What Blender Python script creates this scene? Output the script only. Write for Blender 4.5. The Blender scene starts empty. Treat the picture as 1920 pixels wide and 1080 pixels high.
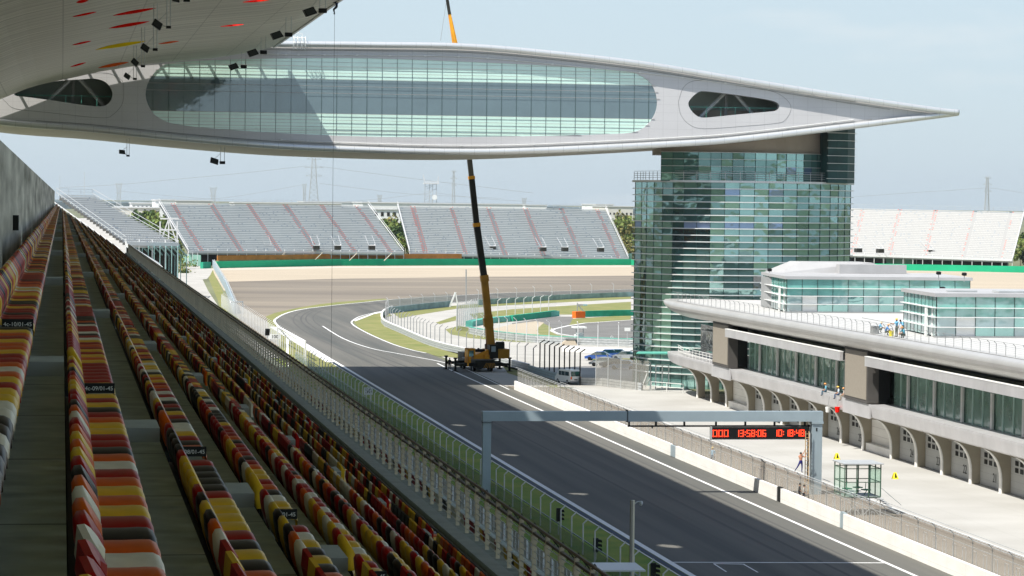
import bpy, bmesh, math, random
from mathutils import Vector, Matrix
R=math.radians
random.seed(11)
D=bpy.data; SC=bpy.context.scene; C=SC.collection
# ---------------------------------------------------------------- camera model
F=5200.0; H=25.0
def nrm(v):
    l=math.sqrt(sum(c*c for c in v)); return tuple(c/l for c in v)
def dot(a,b): return sum(p*q for p,q in zip(a,b))
def crs(a,b): return (a[1]*b[2]-a[2]*b[1],a[2]*b[0]-a[0]*b[2],a[0]*b[1]-a[1]*b[0])
YC=nrm(((116.-960)/F,(540-371.)/F,-1)); _r=.012
lo,hi=-.2,.2
for _ in range(60):
    m=(lo+hi)/2
    if YC[0]*_r+YC[1]*math.sqrt(1-_r*_r-m*m)+YC[2]*m>0: lo=m
    else: hi=m
ZC=(_r,math.sqrt(1-_r*_r-lo*lo),lo); XC=crs(YC,ZC)
def ray(px,py):
    d=((px-960)/F,(540-py)/F,-1); return (dot(d,XC),dot(d,YC),dot(d,ZC))
def G(px,py,z=0.):
    d=ray(px,py); t=(z-H)/d[2]; return Vector((d[0]*t,d[1]*t,z))
def V(px,py,Y):
    d=ray(px,py); t=Y/d[1]; return Vector((d[0]*t,Y,H+d[2]*t))
def VX(px,py,X):
    d=ray(px,py); t=X/d[0]; return Vector((X,d[1]*t,H+d[2]*t))
cam=D.cameras.new('camera'); co=D.objects.new('camera',cam); C.objects.link(co)
cam.sensor_width=36; cam.lens=36*F/1920; cam.clip_start=.5; cam.clip_end=60000
M=Matrix(((XC[0],XC[1],XC[2],0),(YC[0],YC[1],YC[2],0),(ZC[0],ZC[1],ZC[2],H),(0,0,0,1)))
co.matrix_world=M; SC.camera=co
# ---------------------------------------------------------------- materials
def mat(name,col,rough=.8,metal=0,var=.15,scale=.5,bump=0,spec=.15,col2=None,stretch=None,emit=0,detail=6,varscale2=None):
    m=D.materials.new(name); m.use_nodes=True; nt=m.node_tree; b=nt.nodes['Principled BSDF']
    b.inputs['Roughness'].default_value=rough; b.inputs['Metallic'].default_value=metal
    b.inputs['Specular IOR Level'].default_value=spec
    c=tuple(col)+(1,)
    if var>0 or col2:
        tc=nt.nodes.new('ShaderNodeTexCoord'); n=nt.nodes.new('ShaderNodeTexNoise'); n.inputs['Scale'].default_value=scale; n.inputs['Detail'].default_value=detail
        mp=nt.nodes.new('ShaderNodeMapping'); nt.links.new(tc.outputs['Object'],mp.inputs[0]); nt.links.new(mp.outputs[0],n.inputs[0])
        if stretch: mp.inputs['Scale'].default_value=stretch
        r=nt.nodes.new('ShaderNodeValToRGB'); r.color_ramp.elements[0].position=.3; r.color_ramp.elements[1].position=.7
        a=tuple(col2) if col2 else tuple(x*(1-var) for x in col)
        bb=col if col2 else tuple(min(1,x*(1+var)) for x in col)
        r.color_ramp.elements[0].color=a+(1,); r.color_ramp.elements[1].color=tuple(bb)+(1,)
        nt.links.new(n.outputs[0],r.inputs[0]); nt.links.new(r.outputs[0],b.inputs['Base Color'])
        if bump:
            bu=nt.nodes.new('ShaderNodeBump'); bu.inputs['Strength'].default_value=bump; bu.inputs['Distance'].default_value=.1
            nt.links.new(n.outputs[0],bu.inputs['Height']); nt.links.new(bu.outputs[0],b.inputs['Normal'])
    else: b.inputs['Base Color'].default_value=c
    if emit:
        b.inputs['Emission Color'].default_value=c; b.inputs['Emission Strength'].default_value=emit
    m.diffuse_color=c
    return m
def mix_alpha(m,alpha,tint=(1,1,1)):
    nt=m.node_tree; b=nt.nodes['Principled BSDF']; o=nt.nodes['Material Output']
    t=nt.nodes.new('ShaderNodeBsdfTransparent'); t.inputs[0].default_value=tuple(tint)+(1,)
    mx=nt.nodes.new('ShaderNodeMixShader'); mx.inputs[0].default_value=alpha
    nt.links.new(t.outputs[0],mx.inputs[1]); nt.links.new(b.outputs[0],mx.inputs[2]); nt.links.new(mx.outputs[0],o.inputs[0])
    return m
def grid_lines(m,axes,dark=.6):
    """thin panel seams: axes = [(index, spacing, width, offset)] in object space multiply the base colour"""
    nt=m.node_tree; b=nt.nodes['Principled BSDF']
    src=b.inputs['Base Color'].links[0].from_socket if b.inputs['Base Color'].links else None
    tc=nt.nodes.new('ShaderNodeTexCoord'); sx=nt.nodes.new('ShaderNodeSeparateXYZ'); nt.links.new(tc.outputs['Object'],sx.inputs[0])
    last=None
    for i,sp,w,off in axes:
        a=nt.nodes.new('ShaderNodeMath'); a.operation='ADD'; a.inputs[1].default_value=off; nt.links.new(sx.outputs[i],a.inputs[0])
        p=nt.nodes.new('ShaderNodeMath'); p.operation='PINGPONG'; p.inputs[1].default_value=sp/2; nt.links.new(a.outputs[0],p.inputs[0])
        l=nt.nodes.new('ShaderNodeMath'); l.operation='LESS_THAN'; l.inputs[1].default_value=w/2; nt.links.new(p.outputs[0],l.inputs[0])
        if last is None: last=l
        else:
            mx=nt.nodes.new('ShaderNodeMath'); mx.operation='MAXIMUM'; nt.links.new(last.outputs[0],mx.inputs[0]); nt.links.new(l.outputs[0],mx.inputs[1]); last=mx
    mc=nt.nodes.new('ShaderNodeMix'); mc.data_type='RGBA'; mc.blend_type='MULTIPLY'
    nt.links.new(last.outputs[0],mc.inputs[0])
    if src: nt.links.new(src,mc.inputs[6])
    else: mc.inputs[6].default_value=b.inputs['Base Color'].default_value
    mc.inputs[7].default_value=(dark,dark,dark,1)
    nt.links.new(mc.outputs[2],b.inputs['Base Color'])
    return m
def glass(name,col,alpha=.6,rough=.03,var=.25,wave=.02,tint=(.6,.8,.78),sc=.5,metal=0):
    m=mat(name,col,rough,metal,var,.35,spec=1.0)
    nt=m.node_tree; b=nt.nodes['Principled BSDF']; b.inputs['IOR'].default_value=1.9
    n=nt.nodes.new('ShaderNodeTexNoise'); n.inputs['Scale'].default_value=sc; tc=nt.nodes.new('ShaderNodeTexCoord'); nt.links.new(tc.outputs['Object'],n.inputs[0])
    bu=nt.nodes.new('ShaderNodeBump'); bu.inputs['Strength'].default_value=1; bu.inputs['Distance'].default_value=wave
    nt.links.new(n.outputs[0],bu.inputs['Height']); nt.links.new(bu.outputs[0],b.inputs['Normal'])
    if alpha<1: mix_alpha(m,alpha,tint)
    return m
# ---------------------------------------------------------------- mesh builder
ORG={}
def org(o): return ORG.get(o.name,Vector((0,0,0))) if o else Vector((0,0,0))
class MB:
    def __init__(s): s.v=[]; s.f=[]; s.m=[]; s.cm=0
    def face(s,pts,m=None):
        k=len(s.v); s.v+= [tuple(p) for p in pts]; s.f.append(tuple(range(k,k+len(pts)))); s.m.append(s.cm if m is None else m); return s
    def hexa(s,p,m=None):
        k=len(s.v); s.v+=[tuple(q) for q in p]
        for q in ((3,2,1,0),(4,5,6,7),(0,1,5,4),(1,2,6,5),(2,3,7,6),(3,0,4,7)): s.f.append(tuple(k+i for i in q)); s.m.append(s.cm if m is None else m)
        return s
    def box(s,x0,y0,z0,x1,y1,z1,m=None):
        return s.hexa([(x0,y0,z0),(x1,y0,z0),(x1,y1,z0),(x0,y1,z0),(x0,y0,z1),(x1,y0,z1),(x1,y1,z1),(x0,y1,z1)],m)
    def rbox(s,c,d,rz=0,tilt=0,m=None):
        """box of dims d centred on c, rotated about z (and tilted about its local x first)"""
        mm=Matrix.Rotation(rz,3,'Z')@Matrix.Rotation(tilt,3,'X'); c=Vector(c); h=[x/2 for x in d]
        P=[(-h[0],-h[1],-h[2]),(h[0],-h[1],-h[2]),(h[0],h[1],-h[2]),(-h[0],h[1],-h[2]),(-h[0],-h[1],h[2]),(h[0],-h[1],h[2]),(h[0],h[1],h[2]),(-h[0],h[1],h[2])]
        return s.hexa([c+mm@Vector(q) for q in P],m)
    def bar(s,p,q,w,h=None,m=None):
        h=w if h is None else h
        p=Vector(p); q=Vector(q); d=(q-p)
        if d.length<1e-6: return s
        d.normalize(); up=Vector((0,0,1)) if abs(d.z)<.95 else Vector((0,1,0))
        a=d.cross(up).normalized()*w/2; b=a.cross(d).normalized()*h/2
        return s.hexa([p-a-b,p+a-b,q+a-b,q-a-b,p-a+b,p+a+b,q+a+b,q-a+b],m)
    def tube(s,pts,r,n=8,m=None,caps=True):
        pts=[Vector(p) for p in pts]; k=len(s.v); N=len(pts); rr=r if isinstance(r,(list,tuple)) else [r]*N
        prev=None
        for i,p in enumerate(pts):
            d=(pts[min(i+1,N-1)]-pts[max(i-1,0)])
            if d.length<1e-9: d=Vector((0,0,1))
            d.normalize()
            if prev is None:
                up=Vector((0,0,1)) if abs(d.z)<.95 else Vector((0,1,0)); a=d.cross(up).normalized()
            else: a=(prev-d*prev.dot(d)).normalized()
            prev=a; b=d.cross(a)
            for j in range(n):
                t=2*math.pi*j/n; s.v.append(tuple(p+(a*math.cos(t)+b*math.sin(t))*rr[i]))
        mm=s.cm if m is None else m
        for i in range(N-1):
            for j in range(n):
                j2=(j+1)%n; s.f.append((k+i*n+j,k+i*n+j2,k+(i+1)*n+j2,k+(i+1)*n+j)); s.m.append(mm)
        if caps:
            s.f.append(tuple(k+j for j in range(n))); s.m.append(mm); s.f.append(tuple(k+(N-1)*n+j for j in reversed(range(n)))); s.m.append(mm)
        return s
    def prism(s,poly,a,b,axis='z',m=None,m2=None):
        """extrude 2-D polygon between a and b along axis"""
        f={'z':lambda p,t:(p[0],p[1],t),'y':lambda p,t:(p[0],t,p[1]),'x':lambda p,t:(t,p[0],p[1])}[axis]
        k=len(s.v); n=len(poly); s.v+=[f(p,a) for p in poly]+[f(p,b) for p in poly]; mm=s.cm if m is None else m
        s.f.append(tuple(range(k+n-1,k-1,-1))); s.m.append(mm); s.f.append(tuple(range(k+n,k+2*n))); s.m.append(mm if m2 is None else m2)
        for i in range(n):
            j=(i+1)%n; s.f.append((k+i,k+j,k+n+j,k+n+i)); s.m.append(mm)
        return s
    def ball(s,c,r,n=8,m=None):
        c=Vector(c); rr=(r,r,r) if not isinstance(r,(tuple,list)) else r; k=len(s.v); N=n//2
        mm=s.cm if m is None else m
        for i in range(N+1):
            th=math.pi*i/N
            for j in range(n):
                t=2*math.pi*j/n; s.v.append((c.x+rr[0]*math.sin(th)*math.cos(t),c.y+rr[1]*math.sin(th)*math.sin(t),c.z+rr[2]*math.cos(th)))
        for i in range(N):
            for j in range(n):
                j2=(j+1)%n; s.f.append((k+i*n+j,k+(i+1)*n+j,k+(i+1)*n+j2,k+i*n+j2)); s.m.append(mm)
        return s
    def build(s,name,mats,parent=None,smooth=False,fix=True):
        me=D.meshes.new(name); o0=org(parent)
        me.from_pydata([(x-o0.x,y-o0.y,z-o0.z) for x,y,z in s.v],[],s.f)
        if not isinstance(mats,(list,tuple)): mats=[mats]
        for q in mats: me.materials.append(q)
        me.polygons.foreach_set('material_index',s.m)
        if smooth: me.polygons.foreach_set('use_smooth',[True]*len(me.polygons))
        if fix:
            bm=bmesh.new(); bm.from_mesh(me); bmesh.ops.recalc_face_normals(bm,faces=bm.faces); bm.to_mesh(me); bm.free()
        me.update()
        o=D.objects.new(name,me); C.objects.link(o)
        if parent: o.parent=parent; ORG[o.name]=o0
        return o
def thing(name,label,cat,loc=(0,0,0),group=None):
    o=D.objects.new(name,None); C.objects.link(o); o.location=loc; o.empty_display_size=.2; ORG[o.name]=Vector(loc)
    o['label']=label; o['category']=cat
    if group: o['group']=group
    return o
def tag(o,label,cat,group=None):
    o['label']=label; o['category']=cat
    if group: o['group']=group
    return o
def struct(o): o['kind']='structure'; return o
def stuff(o,label,cat): o['kind']='stuff'; o['label']=label; o['category']=cat; return o
def dup(root,loc,rz=None,label=None):
    r=root.copy(); C.objects.link(r); r.location=loc
    if rz is not None: r.rotation_euler=(0,0,rz)
    if label: r['label']=label
    for ch in list(root.children):
        c=ch.copy(); C.objects.link(c); c.parent=r
        for g in ch.children:
            d=g.copy(); C.objects.link(d); d.parent=c
    return r
def clipz(poly,z0,z1,ax=2):
    def cl(P,f,val):
        o=[]
        for i in range(len(P)):
            a,b=P[i],P[(i+1)%len(P)]; fa,fb=f(a),f(b)
            if fa>=0: o.append(a)
            if fa*fb<0: t=fa/(fa-fb); o.append(a+(b-a)*t)
        return o
    P=cl(poly,lambda p:p[ax]-z0,z0)
    return cl(P,lambda p:z1-p[ax],z1) if P else P
def span(poly,ax,val,out):
    """min/max of coordinate out where polygon crosses coord ax = val"""
    r=[]
    for i in range(len(poly)):
        a,b=poly[i],poly[(i+1)%len(poly)]
        if (a[ax]-val)*(b[ax]-val)<0: r.append(a[out]+(b[out]-a[out])*(val-a[ax])/(b[ax]-a[ax]))
    return (min(r),max(r)) if len(r)>1 else None
def ORD(n):
    w=['','first','second','third','fourth','fifth','sixth','seventh','eighth','ninth','tenth','eleventh','twelfth','thirteenth','fourteenth','fifteenth','sixteenth','seventeenth','eighteenth','nineteenth']
    if n<20: return w[n]
    t={20:'twent',30:'thirt',40:'fort',50:'fift',60:'sixt',70:'sevent',80:'eight',90:'ninet'}[n//10*10]
    return t+'ieth' if n%10==0 else t+'y-'+w[n%10]
# ---- text as flat mesh polygons (font curve converted)
def text_mesh(s,size,name,m,loc,rx,rz,parent,ext=.004,align='CENTER'):
    cu=D.curves.new(name,'FONT'); cu.body=s; cu.size=size; cu.extrude=ext; cu.align_x=align; cu.align_y='CENTER'
    t=D.objects.new('tmp',cu); C.objects.link(t); dg=bpy.context.evaluated_depsgraph_get()
    me=D.meshes.new_from_object(t.evaluated_get(dg)); D.objects.remove(t); D.curves.remove(cu); me.name=name
    me.materials.clear(); me.materials.append(m)
    mw=Matrix.Translation(Vector(loc)-org(parent))@Matrix.Rotation(rz,4,'Z')@Matrix.Rotation(rx,4,'X'); me.transform(mw)
    o=D.objects.new(name,me); C.objects.link(o)
    if parent: o.parent=parent
    return o
def holed_plate(name,outer,holes,y0,th,m,parent):
    cu=D.curves.new(name,'CURVE'); cu.dimensions='2D'; cu.fill_mode='BOTH'; cu.extrude=th/2
    for P in [outer]+holes:
        sp=cu.splines.new('POLY'); sp.points.add(len(P)-1)
        for i,p in enumerate(P): sp.points[i].co=(p[0],p[2],0,1)
        sp.use_cyclic_u=True
    t=D.objects.new('tmp',cu); C.objects.link(t); dg=bpy.context.evaluated_depsgraph_get()
    me=D.meshes.new_from_object(t.evaluated_get(dg)); D.objects.remove(t); D.curves.remove(cu); me.name=name
    me.materials.clear(); me.materials.append(m)
    me.transform(Matrix.Translation(Vector((0,y0+th/2,0))-org(parent))@Matrix.Rotation(R(90),4,'X'))
    o=D.objects.new(name,me); C.objects.link(o); o.parent=parent; return o
HAZE=3e-5
# ---------------------------------------------------------------- palette
m_asph=mat('track_asphalt',(.165,.158,.140),.9,scale=.45,stretch=(1,.02,1),col2=(.098,.102,.095),detail=12)
m_asph2=mat('turn_asphalt',(.18,.175,.165),.9,var=.15,scale=.15,detail=10)
m_runoff=mat('runoff_asphalt',(.29,.25,.195),.9,scale=.02,stretch=(.35,1.8,1),col2=(.165,.145,.122),detail=10)
m_gravel=mat('gravel_beige',(.44,.375,.285),.95,var=.07,scale=.05,stretch=(.3,1,1))
m_brown=mat('pit_side_asphalt',(.22,.19,.155),.9,var=.08,scale=.3)
m_grass=mat('grass',(.27,.29,.06),.9,scale=.25,col2=(.12,.22,.04),bump=.2)
m_grass2=mat('grass_dry',(.27,.25,.105),.9,scale=.22,col2=(.16,.19,.06),detail=10)
m_field=mat('field_ground',(.16,.17,.10),.95,var=.3,scale=.01)
m_conc=mat('pit_lane_concrete',(.48,.475,.45),.8,scale=.10,col2=(.38,.372,.345),detail=12); grid_lines(m_conc,[(0,6,.05,0),(1,6,.05,0)],.86)
m_road=mat('service_road',(.43,.415,.38),.9,var=.12,scale=.12,detail=9)
m_white=mat('white_paint',(.78,.78,.76),.7,var=.05,scale=2)
m_wallw=mat('pit_wall_white',(.88,.87,.84),.8,scale=.9,col2=(.78,.77,.73),stretch=(.4,.4,1.5)); 
m_stand=mat('stand_concrete',(.36,.39,.31),.85,var=.22,scale=3,detail=10)
m_step=mat('step_block_concrete',(.42,.45,.41),.8,var=.1,scale=2)
m_oldwall=mat('weathered_concrete',(.86,.83,.74),.9,scale=1.0,col2=(.27,.26,.22),stretch=(1,.13,1.3),bump=.3,detail=12)
m_para=mat('parapet_beige',(.66,.60,.47),.8,var=.12,scale=1)
m_beige=mat('fin_concrete',(.37,.335,.265),.85,var=.10,scale=.5)
m_metal=mat('galvanised_steel',(.50,.52,.52),.5,.3,var=.08,scale=1)
m_lmetal=mat('light_panel_metal',(.66,.665,.66),.45,.15,var=.03,scale=.3)
m_clad=mat('aluminium_cladding',(.56,.555,.56),.4,.35,var=.09,scale=.35,detail=9); grid_lines(m_clad,[(1,1.5,.03,0)],.8)
m_tube=mat('white_tube_metal',(.74,.75,.74),.33,.55,var=.04,scale=.2); grid_lines(m_tube,[(0,2,.05,0)],.75)
m_face=mat('wing_panel_metal',(.60,.595,.60),.5,.1,var=.05,scale=.15,detail=9); grid_lines(m_face,[(0,2,.05,.35),(2,1.1,.035,.2)],.84)
m_soff=mat('soffit_metal',(.80,.785,.70),.5,.2,scale=1.0,col2=(.50,.49,.43),stretch=(.05,.9,.05),detail=10); grid_lines(m_soff,[(1,3.6,.35,0),(0,7,.12,0)],.72)
m_dark=mat('dark_metal',(.02,.022,.022),.5,.2,var=0)
m_black=mat('black_plastic',(.015,.016,.016),.5,var=0)
m_blue=mat('gantry_steel_paint',(.36,.44,.48),.4,.2,var=.06,scale=.5)
m_green=mat('green_wall_paint',(.03,.33,.20),.7,var=.15,scale=.5)
m_teal=mat('teal_barrier_paint',(.12,.42,.34),.7,var=.15,scale=1)
m_orange=mat('orange_block_paint',(.85,.16,.02),.6,var=.1,scale=1)
m_mesh=mix_alpha(mat('wire_mesh',(.52,.55,.54),.6,.3,var=0),.16)
m_meshd=mix_alpha(mat('dense_wire_mesh',(.20,.26,.28),.7,.2,var=0),.5)
m_meshl=mix_alpha(mat('pale_wire_mesh',(.60,.61,.58),.7,.2,var=0),.38)
m_gteal=glass('spandrel_glass_green',(.66,.93,.81),1,.15,.05,.006)
m_gband=glass('wing_vision_glass',(.17,.25,.28),.85,.04,.08,.008,(.35,.5,.52),metal=.25)
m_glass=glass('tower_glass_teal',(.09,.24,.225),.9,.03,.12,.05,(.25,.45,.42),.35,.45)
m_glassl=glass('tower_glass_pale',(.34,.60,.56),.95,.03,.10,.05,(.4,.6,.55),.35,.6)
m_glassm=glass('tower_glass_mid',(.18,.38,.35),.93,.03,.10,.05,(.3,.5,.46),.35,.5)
m_glassb=glass('tower_glass_blue',(.24,.36,.55),1,.03,.1,.05,metal=.5)
m_glassd=glass('stair_glass_dark',(.012,.05,.055),1,.05,.2,.03)
m_glassp=glass('pit_glass',(.40,.60,.50),.52,.02,.2,.05,(.66,.86,.80),.8)
m_int=mat('interior_dark',(.10,.10,.09),.9,var=.3,scale=.3)
m_wht=mat('plain_white',(.74,.75,.73),.6,var=.04,scale=1)
m_grey=mat('plain_grey',(.30,.31,.31),.7,var=.1,scale=1)
m_skin=mat('skin',(.42,.24,.16),.6,var=0)
M_RED=mat('slot_red',(.85,.015,.008),.7,var=.2,scale=2,spec=0); M_ORG=mat('slot_orange',(.90,.14,.03),.7,var=.2,scale=2,spec=0); M_YEL=mat('slot_yellow',(.92,.66,.02),.7,var=.15,scale=2,spec=0)
m_louv=mat('louvre_aluminium',(.72,.73,.72),.35,.2,var=.03); M_NOSE=mat('roof_nose_metal',(.54,.535,.52),.38,.4,var=.06,scale=.3); grid_lines(M_NOSE,[(1,1.5,.03,0)],.85)
M_GRILLE=mat('speaker_grille',(.035,.04,.038),.7,var=.2,scale=20); M_YEL2=mat('sign_yellow',(.85,.72,.05),.5,var=.03)
m_stair=mat('stair_shaft_teal',(.018,.06,.06),.3,var=.3,scale=.5,spec=.35)
M_MULL=mat('mullion_dark_green',(.05,.10,.09),.5,.2,var=0); M_ROD=mat('louvre_rod',(.45,.42,.40),.4,.4,var=.05); M_SEAM=mat('seam_grey',(.28,.28,.28),.8,var=0)
M_PANE_OPEN=mat('open_window_sky',(.32,.42,.62),.15,.3,var=.1,scale=.5)
m_meshp=mix_alpha(mat('pit_fence_mesh',(.50,.48,.43),.6,.2,var=0),.34)
m_meshth=mix_alpha(mat('thin_mesh',(.30,.36,.34),.6,.2,var=0),.06)
# ---------------------------------------------------------------- world and sun
SUN=Vector((-.603,-.35,1.)).normalized(); EL=math.asin(SUN.z); AZ=math.atan2(SUN.x,SUN.y)
w=D.worlds.new('World'); SC.world=w; w.use_nodes=True; nt=w.node_tree; bg=nt.nodes['Background']
sky=nt.nodes.new('ShaderNodeTexSky'); sky.sky_type='NISHITA'; sky.sun_disc=False; sky.sun_elevation=EL; sky.sun_rotation=AZ
sky.air_density=1.0; sky.dust_density=1.2; sky.ozone_density=1.2; sky.altitude=10
tc=nt.nodes.new('ShaderNodeTexCoord'); mp=nt.nodes.new('ShaderNodeMapping'); mp.inputs['Scale'].default_value=(4,4,16)
cn=nt.nodes.new('ShaderNodeTexNoise'); cn.inputs['Scale'].default_value=2.2; cn.inputs['Detail'].default_value=6; cn.inputs['Roughness'].default_value=.55
cr=nt.nodes.new('ShaderNodeValToRGB'); cr.color_ramp.elements[0].position=.58; cr.color_ramp.elements[1].position=.8
cr.color_ramp.elements[0].color=(0,0,0,1); cr.color_ramp.elements[1].color=(.45,.45,.45,1)
mx=nt.nodes.new('ShaderNodeMix'); mx.data_type='RGBA'; mx.inputs[7].default_value=(5.8,5.9,5.9,1)
nt.links.new(tc.outputs['Generated'],mp.inputs[0]); nt.links.new(mp.outputs[0],cn.inputs[0]); nt.links.new(cn.outputs[0],cr.inputs[0])
hz_=nt.nodes.new('ShaderNodeMix'); hz_.data_type='RGBA';  hz_.inputs[7].default_value=(3.95,4.85,5.55,1)
nt.links.new(sky.outputs[0],hz_.inputs[6])
sz_=nt.nodes.new('ShaderNodeSeparateXYZ'); mr=nt.nodes.new('ShaderNodeMapRange'); mr.inputs[1].default_value=.06; mr.inputs[2].default_value=.5; mr.inputs[3].default_value=.80; mr.inputs[4].default_value=.12
nt.links.new(tc.outputs['Generated'],sz_.inputs[0]); nt.links.new(sz_.outputs[2],mr.inputs[0]); nt.links.new(mr.outputs[0],hz_.inputs[0])
nt.links.new(cr.outputs[0],mx.inputs[0]); nt.links.new(hz_.outputs[2],mx.inputs[6]); nt.links.new(mx.outputs[2],bg.inputs[0]); bg.inputs[1].default_value=.112
sl=D.lights.new('sun','SUN'); so=D.objects.new('sun',sl); C.objects.link(so); sl.energy=4.8; sl.angle=R(.53); sl.color=(1,.955,.88)
so.rotation_euler=SUN.to_track_quat('Z','Y').to_euler(); so.location=(0,0,200)
SC.view_settings.view_transform='Standard'; SC.view_settings.look='None'; SC.view_settings.exposure=.5; SC.view_settings.gamma=1
SC.render.engine='CYCLES'; SC.cycles.max_bounces=6; SC.cycles.transparent_max_bounces=24; SC.cycles.caustics_reflective=False; SC.cycles.caustics_refractive=False
# ---------------------------------------------------------------- ground sheets
def sheet(name,pts,z,m):
    b=MB(); b.face([(p[0],p[1],z) for p in pts]); return struct(b.build(name,m))
def psheet(name,px,z,m): return sheet(name,[G(*p) for p in px],z,m)
def ribbon(name,pts,wd,z,m,off=0):
    """flat painted line of width wd along ground points"""
    b=MB(); P=[Vector((p[0],p[1],0)) for p in pts]; L=[];Rr=[]
    for i,p in enumerate(P):
        d=(P[min(i+1,len(P)-1)]-P[max(i-1,0)]).normalized(); n=Vector((d.y,-d.x,0))
        L.append(p+n*(off-wd/2)); Rr.append(p+n*(off+wd/2))
    for i in range(len(P)-1): b.face([(L[i].x,L[i].y,z),(L[i+1].x,L[i+1].y,z),(Rr[i+1].x,Rr[i+1].y,z),(Rr[i].x,Rr[i].y,z)])
    return struct(b.build(name,m))
def smooth(pts,n=6):
    P=[Vector((p[0],p[1],p[2] if len(p)>2 else 0)) for p in pts]; o=[]
    for i in range(len(P)-1):
        a=P[max(i-1,0)];b=P[i];c=P[i+1];d=P[min(i+2,len(P)-1)]
        for k in range(n):
            t=k/n; o.append(.5*((2*b)+(c-a)*t+(2*a-5*b+4*c-d)*t*t+(3*b-a-3*c+d)*t**3))
    return o+[P[-1]]
sheet('ground',[(-20000,-3000),(24000,-3000),(24000,40000),(-20000,40000)],0,m_field)
outer=[(42,60),(42,430)]+[tuple(p) for p in smooth([G(*p) for p in ((607,667),(560,638),(527,617),(514,604),(517,597.5),(535,588),(567,580),(627,572.5),(677,567.5),(727,562.5),(800,557.5),(897.5,552),(960,549),(1183,542.5),(1500,534)) ],4)]
inner=[(60,60),(60,455)]+[tuple(p) for p in smooth([G(*p) for p in ((780,658),(743,647),(702,630),(673,615),(662.5,606.7),(664,601.7),(677,594),(702,587.5),(727,583),(790,575.5),(856,567.5),(960,560),(1047,555),(1182,550.6),(1500,541))],4)]
def strip(name,A,B,z,m):
    b=MB(); A=[Vector((p[0],p[1],0)) for p in A]; B=[Vector((p[0],p[1],0)) for p in B]
    def rs(P,n):
        L=[0]
        for i in range(len(P)-1): L.append(L[-1]+(P[i+1]-P[i]).length)
        o=[];j=0
        for k in range(n+1):
            s=L[-1]*k/n
            while j<len(P)-2 and L[j+1]<s: j+=1
            o.append(P[j]+(P[j+1]-P[j])*((s-L[j])/max(1e-6,L[j+1]-L[j])))
        return o
    A=rs(A,160);B=rs(B,160)
    for i in range(160): b.face([(A[i].x,A[i].y,z),(B[i].x,B[i].y,z),(B[i+1].x,B[i+1].y,z),(A[i+1].x,A[i+1].y,z)])
    return struct(b.build(name,m))
cut=2
strip('race_track',outer,inner,.05,m_asph)
# far run-off and gravel
psheet('gravel_trap',[(395,503),(637,499),(1183,497.5),(1700,506),(2100,516),(2100,545),(1500,545),(1183,535),(640,540),(420,545)],.01,m_gravel)
rf=[G(*p) for p in ((420,528.5),(637,522.5),(900,519),(1183,517),(1500,521),(1700,525))]
sheet('runoff_area',[p for p in rf]+[(p[0],p[1]) for p in reversed(outer[2:-1])]+[tuple(G(500,645))[:2],tuple(G(455,610))[:2],tuple(G(432,575))[:2]],.02,m_runoff)
psheet('gravel_edge_path',[(395,503),(637,499),(1183,497.5),(1183,500.5),(637,502.5),(403,507)],.015,mat('pale_verge',(.52,.46,.38),.9,var=.05))
psheet('side_road',[(300,512),(325,504),(400,503),(398,512),(388,523),(380,524),(390,545),(410,575),(420,605),(380,570),(340,535)],.012,m_road)
psheet('roadside_grass',[(391,522),(399,506),(401,512),(424,560),(430,580),(418,592),(407,560)],.016,m_grass2)
psheet('bend_grass',[(498,594),(515,587),(560,577),(600,570.5),(640,566),(720,560),(727,562),(627,572),(567,579.5),(535,587.5),(517,597),(514,604),(520,612),(505,604)],.03,m_grass2)
psheet('corner_grass',[(500,596),(514,603),(527,617),(560,638),(607,667),(645,687),(650,700),(570,700),(530,660),(520,640),(506,622)],.025,m_grass2)
psheet('verge_path',[(536,633),(541,636),(541,690),(537,690)],.034,m_white)
sheet('trackside_grass',[(33.2,60),(42,60),(42,440),(33.2,440)],.022,m_grass)
# infield
sheet('infield_concrete',[(60,372),(72,372),(130,372),(240,640),(230,900),(166,775),(130,735),(97,690),(74,634),(62,590),(61,560),(61,450)],.012,m_road)
psheet('infield_grass',[(664,603),(677,595),(702,588.5),(727,584),(735,592),(716,598),(720,612),(757,628),(795,645),(832,657),(875,668),(950,688),(1045,716),(1045,730),(952,700),(937,678),(820,668),(780,659),(743,648),(702,631),(673,616)],.045,m_grass2)
psheet('infield_grass',[(735,586),(760,583.5),(856,573),(960,564.5),(1183,554),(1183,560.5),(960,572),(856,579),(775,592),(750,597)],.03,m_grass2)
psheet('infield_grass',[(817,605),(855,592.5),(855,601),(824,608)],.032,m_grass2)
psheet('infield_grass',[(880,589),(960,580),(1085,572),(1183,566),(1183,590),(1070,590),(1040,590),(940,606),(900,606)],.031,m_grass2)
psheet('infield_grass',[(835,618),(860,611),(905,620),(1000,630),(1085,640),(1150,643),(1060,644),(960,641),(880,634),(845,627)],.031,m_grass2)
psheet('infield_grass',[(1020,604),(1035,612),(1030,621),(1045,628),(1085,633),(1085,640),(980,632),(1000,622)],.036,m_grass2)
psheet('infield_grass',[(1070,598),(1183,591),(1183,600),(1100,606),(1066,611)],.036,m_grass2)
psheet('infield_grass',[(1108,668),(1183,668),(1183,676),(1108,676)],.03,m_grass2)
psheet('escape_road',[(960,606),(1040,594),(1076,594),(1068,609),(1037,617),(1030,612),(1012,603),(960,608)],.037,m_asph2)
psheet('infield_gravel',[(905,622),(960,608),(1005,602.5),(1020,605),(1010,614),(1006,620),(1012,627),(960,627),(925,625)],.038,m_gravel)
psheet('hairpin_track',[(1040,617),(1066,611.5),(1097,606.5),(1183,600.5),(1320,592),(1320,640),(1183,640),(1100,636),(1075,631),(1047,626.5),(1036,621)],.04,m_asph2)
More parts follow.
